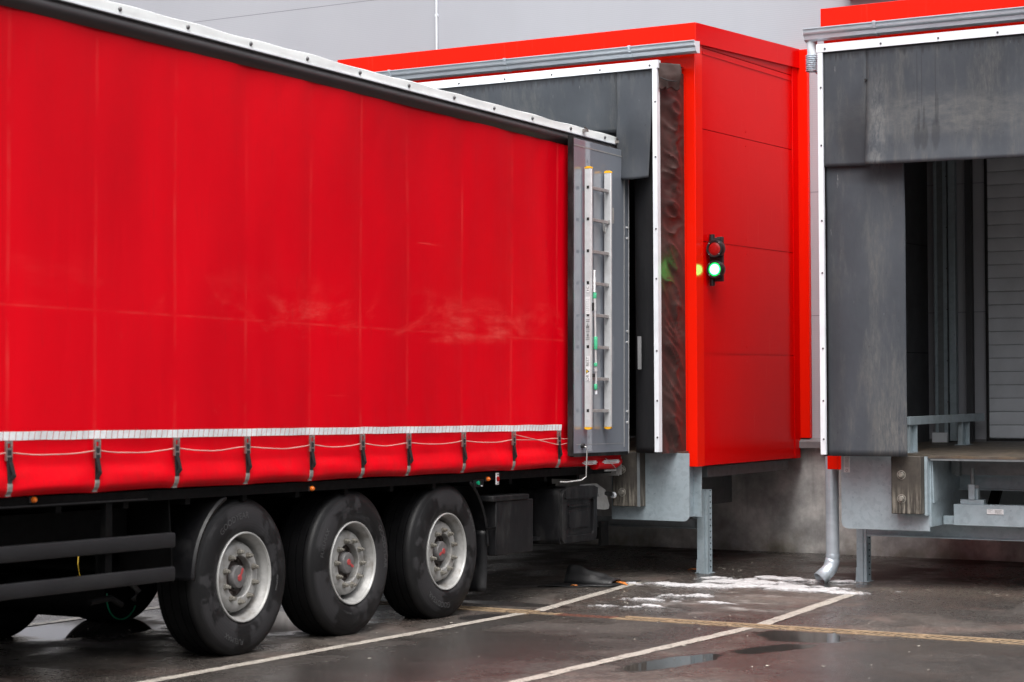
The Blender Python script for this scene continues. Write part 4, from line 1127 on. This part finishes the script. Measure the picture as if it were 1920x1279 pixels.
for i in range(5): m.box((.134+i*.006, yf-.0006, 2.345), (.137+i*.006, yf, 2.345+.02+.012*(i % 3)), 1)
for i in range(4): m.box((.140+i*.005, yf-.0006, 2.275), (.142+i*.005, yf, 2.30), 1)
m.build('stickers', ['sticker', 'ink', 'logo_yellow'], ld)

pl = empty('telescopic_pole', (0, 0, 0), 'thin metal pole with green grips hung in front of the ladder rungs', 'pole'); place(pl)
px, py = .20, 2.272
m = MB(); m.cyl((px, py+.01, 1.79), (px, py-.02, 2.70), .0085, 12); m.cyl((px, py, 1.97), (px, py-.004, 2.0), .014, 12); m.cyl((px, py-.017, 2.50), (px, py-.019, 2.62), .012, 12); m.build('tube', 'alu', pl)
m = MB()
prof = []
for i in range(18): prof += [(2.662+i*.0105, .010), (2.666+i*.0105, .0135), (2.672+i*.0105, .0105)]
m.lathe(prof+[(2.855, .010), (2.856, 0)], 2, (px, py-.025, 0), 12); m.build('threaded_end', 'alu', pl)
for a, b, r_ in ((2.605, 2.66, .0155), (2.16, 2.275, .0165), (2.012, 2.045, .016), (1.81, 1.86, .015)):
    m = MB(); m.lathe([(a, .008), (a+.002, r_*.9), (a+.006, r_), (b-.006, r_), (b-.002, r_*.9), (b, .008)], 2, (px, py-.018 if b > 2.4 else py-.002, 0), 14); m.build('grip', 'grip_green', pl)
m = MB(); m.cyl((px, py+.008, 1.77), (px, py+.008, 1.80), .011, 10); m.build('tip', 'frame_white', pl)
m = MB(); m.box((.166, py-.04, 2.50), (.20, py-.025, 2.57)); m.box((.166, py-.03, 1.92), (.19, py+.03, 1.95)); m.build('clip', 'strap_black', pl)

# --- wheels
def wheel_parts(parent, y, x, spin, flip=False, detail=True, zc=.512):
    """x = outer sidewall face; the wheel sits inboard of it"""
    w_ = MB()
    prof = [(-.03, .302), (-.014, .312), (-.004, .335), (.0, .375), (-.002, .42), (-.010, .455), (-.024, .482), (-.030, .490), (-.034, .500), (-.044, .512), (-.060, .5215),
            (-.088, .5245), (-.089, .515), (-.096, .515), (-.097, .5248), (-.150, .525), (-.151, .514), (-.160, .514), (-.161, .525), (-.218, .525), (-.219, .514), (-.228, .514), (-.229, .525),
            (-.284, .525), (-.285, .515), (-.292, .515), (-.293, .5245), (-.325, .5215), (-.345, .505), (-.372, .45), (-.385, .375), (-.372, .315), (-.35, .302)]
    prof = [(a_, r_ if r_ < .33 else .33+(r_-.33)*1.052) for a_, r_ in prof]
    w_.lathe(prof, 0, (0, 0, 0), 128)
    tyre = None
    root = bpy.data.objects.new('wheel', None); col.objects.link(root); root.parent = parent; root.location = (x, y, zc); root.rotation_euler = (R(spin), 0, R(180) if flip else 0)
    tyre = w_.build('tyre', 'tyre', root)
    if not detail:
        MB().lathe([(-.36, .302), (-.30, .27), (-.25, .0)], 0, (0, 0, 0), 48).build('rim', 'hub_dark', root); return root
    for txt, ang, rr, sz in (('GOODYEAR', 90, .415, .062), ('FUELMAX', 232, .43, .050), ('385/65R22.5', -30, .365, .022)):
        t = MB()
        def arc(a, b, ang=ang, rr=rr):
            th = R(ang)-a/rr; q = rr+b
            xx = .0015 if .36 < q < .44 else -.001
            return (xx+.001, -q*math.cos(th)*-1, q*math.sin(th))
        textmesh(t, txt, sz, arc)
        t.build('sidewall_lettering', 'lettering', tyre)
    rim = MB()
    rim.lathe([(-.030, .303), (-.010, .3035), (-.006, .299), (-.008, .292), (-.020, .288)], 0, (0, 0, 0), 96, 1)
    rim.lathe([(-.020, .288), (-.040, .282), (-.060, .270), (-.075, .268), (-.18, .262), (-.225, .258), (-.27, .255)], 0, (0, 0, 0), 96, 0)
    disc = [(-.150, .2555), (-.135, .250), (-.100, .240), (-.074, .228), (-.062, .215), (-.057, .200), (-.056, .185), (-.056, .144), (-.060, .140), (-.110, .138)]
    rim.lathe(disc, 0, (0, 0, 0), 96, 0)
    rim.build('rim', ['rim_steel', 'rim_lip'], root)
    hl = MB()
    for i in range(10):
        a = R(i*36+18); c, s = math.cos(a), math.sin(a)
        # dark hand holes at the dish shoulder
        vs = []
        for k in range(12):
            t = 2*math.pi*k/12; da = .075*math.cos(t); rr = .2455+.008*math.sin(t)
            vs.append((-.114-.029*math.sin(t), rr*math.cos(a+da), rr*math.sin(a+da)))
        hl.add(vs, [tuple(range(12))])
    hl.build('hand_holes', 'black_hole', root)
    for i in range(10):
        a = R(i*36); c, s = math.cos(a)*.1675, math.sin(a)*.1675
        nb = MB(); nb.lathe([(-.056, .023), (-.049, .0225), (-.048, .017), (-.026, .016), (-.025, .011), (-.011, .0105), (-.010, 0)], 0, (0, c, s), 6, smooth=False); nb.build('wheel_nut', 'wheel_nut', root)
    hub = MB(); hub.lathe([(-.110, .138), (-.122, .132), (-.118, .100), (-.100, .092), (-.085, .086)], 0, (0, 0, 0), 48)
    for i in range(10):
        a = R(i*36+12); hub.lathe([(-.119, .0115), (-.095, .010), (-.094, 0)], 0, (0, .113*math.cos(a), .113*math.sin(a)), 8)
    hb = hub.build('hub', 'hub_dark', root)
    cp = MB(); cp.lathe([(-.095, .080), (-.062, .078), (-.052, .071), (-.049, .058), (-.047, 0)], 0, (0, 0, 0), 40); hc = cp.build('hub_cap', 'hub_cap', hb)
    rd = MB(); rd.lathe([(-.047, .024), (-.044, .022), (-.043, 0)], 0, (0, -.008, -.004), 8, smooth=False)
    rd.prism([(.012, .004), (.040, .020), (.048, .045), (.034, .046), (.010, .020)], 0, -.047, -.044); rd.build('hub_emblem', 'hub_red', hc)
    return root
AX = (-2.53, -1.195, .148)
for i, y in enumerate(AX):
    wheel_parts(tr, y, -.04, (20, -75, 160)[i], zc=(.508, .515, .519)[i])
    wheel_parts(tr, y, -2.51, 10*i, True, False)
    m = MB(); m.cyl((-2.2, y, .5235), (-.40, y, .5235), .075, 16); m.lathe([(-.5, .21), (-.38, .21), (-.38, .1), (-.5, .1)], 0, (0, y, .5235), 24); m.lathe([(-2.05, .21), (-2.17, .21), (-2.17, .1)], 0, (0, y, .5235), 24)
    for s in (-.62, -1.93): m.box((s-.05, y-.55, .56), (s+.05, y+.15, .70)); m.cyl((s, y+.30, .55), (s, y+.30, .98), .14, 18)
    m.build('axle', 'chassis_black', tr)
# far-side tank and ring seen below the guard
m = MB(); m.cyl((-2.0, -2.55, .34), (-1.1, -2.55, .34), .17, 24); o = m.build('air_tank', 'chassis_black', tr)
pts = [(-1.08, -2.55+.165*math.cos(R(a)), .34+.165*math.sin(R(a))) for a in range(170, 331, 8)]
MB().tube(pts, .006, 6).build('green_band', 'green_ring', o)
m = MB(); m.tube([(-1.07, -2.46, .41), (-1.06, -2.40, .36), (-1.07, -2.44, .30)], .022, 8); m.build('valve', 'alu_dull', o)
# chassis
m = MB()
for x in (-.62, -1.93): m.box((x-.07, Y0, .80), (x+.07, 3.0, .825)); m.box((x-.008, Y0, .826), (x+.008, 3.0, 1.085)); m.box((x-.07, Y0, 1.086), (x+.07, 3.0, 1.105))
y = Y0+.3
while y < 3.0: m.box((-2.5, y, 1.02), (-.05, y+.05, 1.119)); y += .62
m.box((-.06, Y0, 1.06), (-.03, 3.05, 1.125)); m.box((-2.5, Y0, 1.06), (-2.46, 3.05, 1.125))
m.build('chassis', 'chassis_black', tr)
m = MB(); m.box((-1.8, -3.6, .72), (-.75, 1.6, .98)); m.box((-1.7, 1.2, .70), (-.9, 2.9, .95)); m.box((-2.2, -6.5, .78), (-.35, -3.4, 1.0)); m.build('underbody_equipment', 'chassis_black', tr)
m = MB(); 
for x in (-.50, -2.0): m.box((x-.06, -8.0, .2), (x+.06, -7.88, 1.1)); m.box((x-.12, -8.1, .09), (x+.12, -7.8, .12))
m.build('landing_leg', 'chassis_black', tr)
# fenders
def fender(y, a0, a1, r=.60, name='mudguard'):
    m = MB()
    prof = [(-.035, r-.022), (-.030, r), (-.045, r+.012), (-.44, r+.012)]
    m.lathe(prof, 0, (0, 0, 0), 24, a0=a0, a1=a1)
    return m.build(name, 'fender_plastic', tr, solid=.006, loc=(0, y, .5235))
fender(AX[0], 114, 180, .58)
fender(AX[2], 0, 58, .635)
m = MB(); m.hexa([(-.44, -3.315, .53), (-.045, -3.315, .53), (-.045, -3.30, .53), (-.44, -3.30, .53), (-.44, -3.30, 1.1), (-.10, -3.30, 1.1), (-.10, -3.285, 1.1), (-.44, -3.285, 1.1)]); m.build('splash_panel', 'chassis_black', tr)
m = MB()
def flap(u, v): return (-.42+.37*u, .775+.02*math.sin(v*3)+.0*u, .15+v*.50)
m.grid(flap, 4, 12); m.build('mud_flap', 'fender_plastic', tr, solid=.01)
# side guards
for (z0, z1) in ((.752, .852), (.540, .636)):
    m = MB(); m.prism([(-.035, z0), (-.005, z0+.006), (.0, z0+.02), (.0, z1-.02), (-.005, z1-.004), (-.035, z1)], 1, -9.5, -3.345); m.build('side_guard_rail', 'guard_alu', tr, bevel=.002)
m = MB()
for y in (-9.0, -7.2, -5.5, -3.98):
    m = MB(); m.box((-.08, y, .54), (-.037, y+.06, 1.1)); m.box((-.10, y-.02, .60), (-.0805, y+.08, .80)); m.build('guard_support', 'chassis_black', tr)
m = MB(); m.tube([(-.10, -4.05, .46), (-.10, -3.85, .47), (-.10, -3.75, .42)], .02, 8); m.build('air_hose', 'chassis_black', tr)
m = MB(); m.tube([(-.12, -4.13, .76), (-.10, -4.16, .70), (-.10, -4.14, .62)], .004, 6); m.build('yellow_hose', 'logo_yellow', tr)
m = MB(); m.box((-.045, -4.95, 1.068), (-.02, -3.6, 1.076)); m.build('lower_rail', 'guard_alu', tr)
# lights along the side
for y, z in ((-4.649, 1.108), (-1.789, 1.078), (.739, 1.072), (-7.4, 1.11)):
    m = MB(); m.lathe([(-.02, .018), (-.006, .017), (.003, .011), (.005, 0)], 0, (0, 0, 0), 18); ho = MB().box((-.05, -.03, -.018), (-.021, .03, .018)).build('side_marker', 'lamp_black', tr, loc=(0, y, z)); m.build('lens', 'orange_lens', ho)
m = MB(); m.box((-.02, .865, 1.020), (-.008, .915, 1.118)); rf = m.build('reflector_plate', 'sticker', tr, bevel=.01)
m = MB(); m.lathe([(-.008, .022), (-.001, .02), (0, 0)], 0, (0, .89, 1.068), 16); m.build('reflector', 'red_lens', rf)
m = MB(); m.box((-.0075, .875, 1.100), (-.006, .905, 1.106)); m.box((-.0075, .880, 1.030), (-.006, .900, 1.035)); m.build('reflector_print', 'ink', rf)
m = MB(); m.box((-.06, .52, 1.01), (-.02, .68, 1.07)); bb = m.build('valve_block', 'box_black', tr, bevel=.004)
m = MB(); m.cyl((-.02, .575, 1.045), (-.005, .575, 1.045), .016, 12); m.build('green_knob', 'green_ring', bb)
m = MB(); m.cyl((-.02, .635, 1.02), (-.01, .635, 1.02), .006, 8); m.build('pin', 'alu', bb)
# black panel box and toolbox
m = MB(); m.box((-.42, .85, .442), (-.0, 1.49, .885)); m.box((-.2, .775, .885), (.012, 1.40, .930)); m.build('storage_box', 'box_black', tr, bevel=.008)
MB().box((-.01, .70, .66), (.0, .845, .68)).build('box_bracket', 'chassis_black', tr)
def rrect(y0, y1, z0, z1, r, n=5):
    pts = []
    for cy, cz, a in ((y1-r, z1-r, 0), (y0+r, z1-r, 90), (y0+r, z0+r, 180), (y1-r, z0+r, 270)):
        for i in range(n+1): t = R(a+90*i/n); pts.append((cy+r*math.cos(t), cz+r*math.sin(t)))
    return pts
m = MB(); m.prism(rrect(2.0, 2.70, .462, .945, .06), 0, -.42, -.02); tb = m.build('toolbox', 'box_black', tr, bevel=.012)
m = MB()
# lid frame with recessed panel
out = rrect(2.012, 2.690, .475, .93, .055); inn = rrect(2.085, 2.620, .535, .845, .03)
n_ = len(out); vs = [(.008, *p) for p in out]+[(.008, *p) for p in inn]+[(-.010, *p) for p in inn]+[(-.02, *p) for p in out]
m.add(vs, [(i, (i+1) % n_, n_+(i+1) % n_, n_+i) for i in range(n_)]+[(n_+i, n_+(i+1) % n_, 2*n_+(i+1) % n_, 2*n_+i) for i in range(n_)]+[(3*n_+i, 3*n_+(i+1) % n_, (i+1) % n_, i) for i in range(n_)])
m.add([(-.010, *p) for p in inn], [tuple(range(n_))])
m.prism(rrect(2.16, 2.55, .60, .74, .02), 0, -.011, .0); m.box((-.011, 2.15, .785), (.003, 2.56, .80)); m.box((-.011, 2.15, .765), (-.004, 2.56, .772))
m.build('lid', 'box_black', tb, bevel=.003)
m = MB(); m.prism([(2.05, .86), (2.67, .86), (2.68, .94), (2.60, .962), (2.14, .965), (2.05, .94)], 0, -.02, .022); m.build('handle_cover', 'box_black', tb, bevel=.01)
# rear under-run bar, lamp plate and end lamp
m = MB(); m.box((-2.4, 2.98, .46), (-.12, 3.10, .56)); m.box((-.119, 2.97, .40), (-.09, 3.12, .62)); m.box((-.70, 2.9, .5), (-.60, 3.05, .95)); m.box((-1.95, 2.9, .5), (-1.85, 3.05, .95)); m.build('underrun_bar', 'chassis_black', tr)
m = MB(); m.prism([(2.62, .965), (2.95, .965), (3.14, .90), (3.19, .80), (3.215, .76), (3.20, .725), (3.12, .72), (2.62, .76)], 0, -.14, -.128); m.cyl((-.128, 3.0, .86), (-.120, 3.0, .86), .018, 10); m.build('rear_side_plate', 'alu_dull', tr)
m = MB(); m.tube([(-.14, 3.12, .87), (-.12, 3.24, .86)], .02, 10); lm = m.build('end_outline_lamp', 'lamp_black', tr)
m = MB(); m.lathe([(-.02, .020), (-.01, .028), (.01, .03), (.03, .02), (.034, 0)], 1, (-.11, 3.30-.04, .848), 16); m.build('lamp_lens', 'frame_white', lm)
m = MB(); m.box((-.9, 2.2, .50), (-.2, 2.95, .53)); m.box((-.60, 1.55, .50), (-.2, 2.0, .53)); m.build('pallet_rack', 'box_black', tr)

# ================================================================== LOOSE THINGS ON THE GROUND
rb = empty('rubber_scrap', (-9.08, 16.1, gz(16.05)), 'torn black rubber sheet lying crumpled at the end of the painted line', 'scrap')
def sc1(u, v):
    x = -.22+u*.62; y = -.32+v*.55
    return (x, y+.25*u, .008+.012*noise.noise((u*3, v*3, 0))+.01*u)
def sc2(u, v):
    # a limp fold standing up like a tent, collapsing to the right
    h = .17*(1-.75*u)*math.sin(math.pi*min(1, v*1.05))**.7
    return (-.10+.42*u+.05*(v-.5)*(1-u)+.02*noise.noise((u*4, v*3, 5)), -.02+.24*v+.08*u, .008+h+.025*noise.noise((u*5, v*5, 2))*(1-abs(2*v-1)))
MB().grid(sc1, 14, 10).build('flat_piece', 'rubber_scrap', rb, solid=.006)
MB().grid(sc2, 14, 16).build('curled_piece', 'rubber_scrap', rb, solid=.006)
def chip(x, y, a, s, label, L=.11):
    m = MB(); m.grid(lambda u, v: ((u-.5)*L*s, (v-.5)*.035*s*(1+.5*math.sin(u*5)), .004+.012*s*math.sin(u*3.1)+.004*math.sin(v*9+u*7)), 8, 3)
    o = m.build('bark_strip', 'scrap_orange', None, solid=.003); o.location = (x, y, gz(y)+.004); o.rotation_euler = (0, 0, R(a)); tag(o, label, 'bark strip', 'orange bark strips')
chip(-8.62, 17.55, 5, 1.1, 'orange bark strip on the dark ground left of the dock support leg')
chip(-8.73, 16.28, -35, 1.3, 'long orange bark strip lying across the end of the painted line', .2)
chip(-9.02, 15.95, 20, .6, 'small orange scrap on the black rubber sheet')
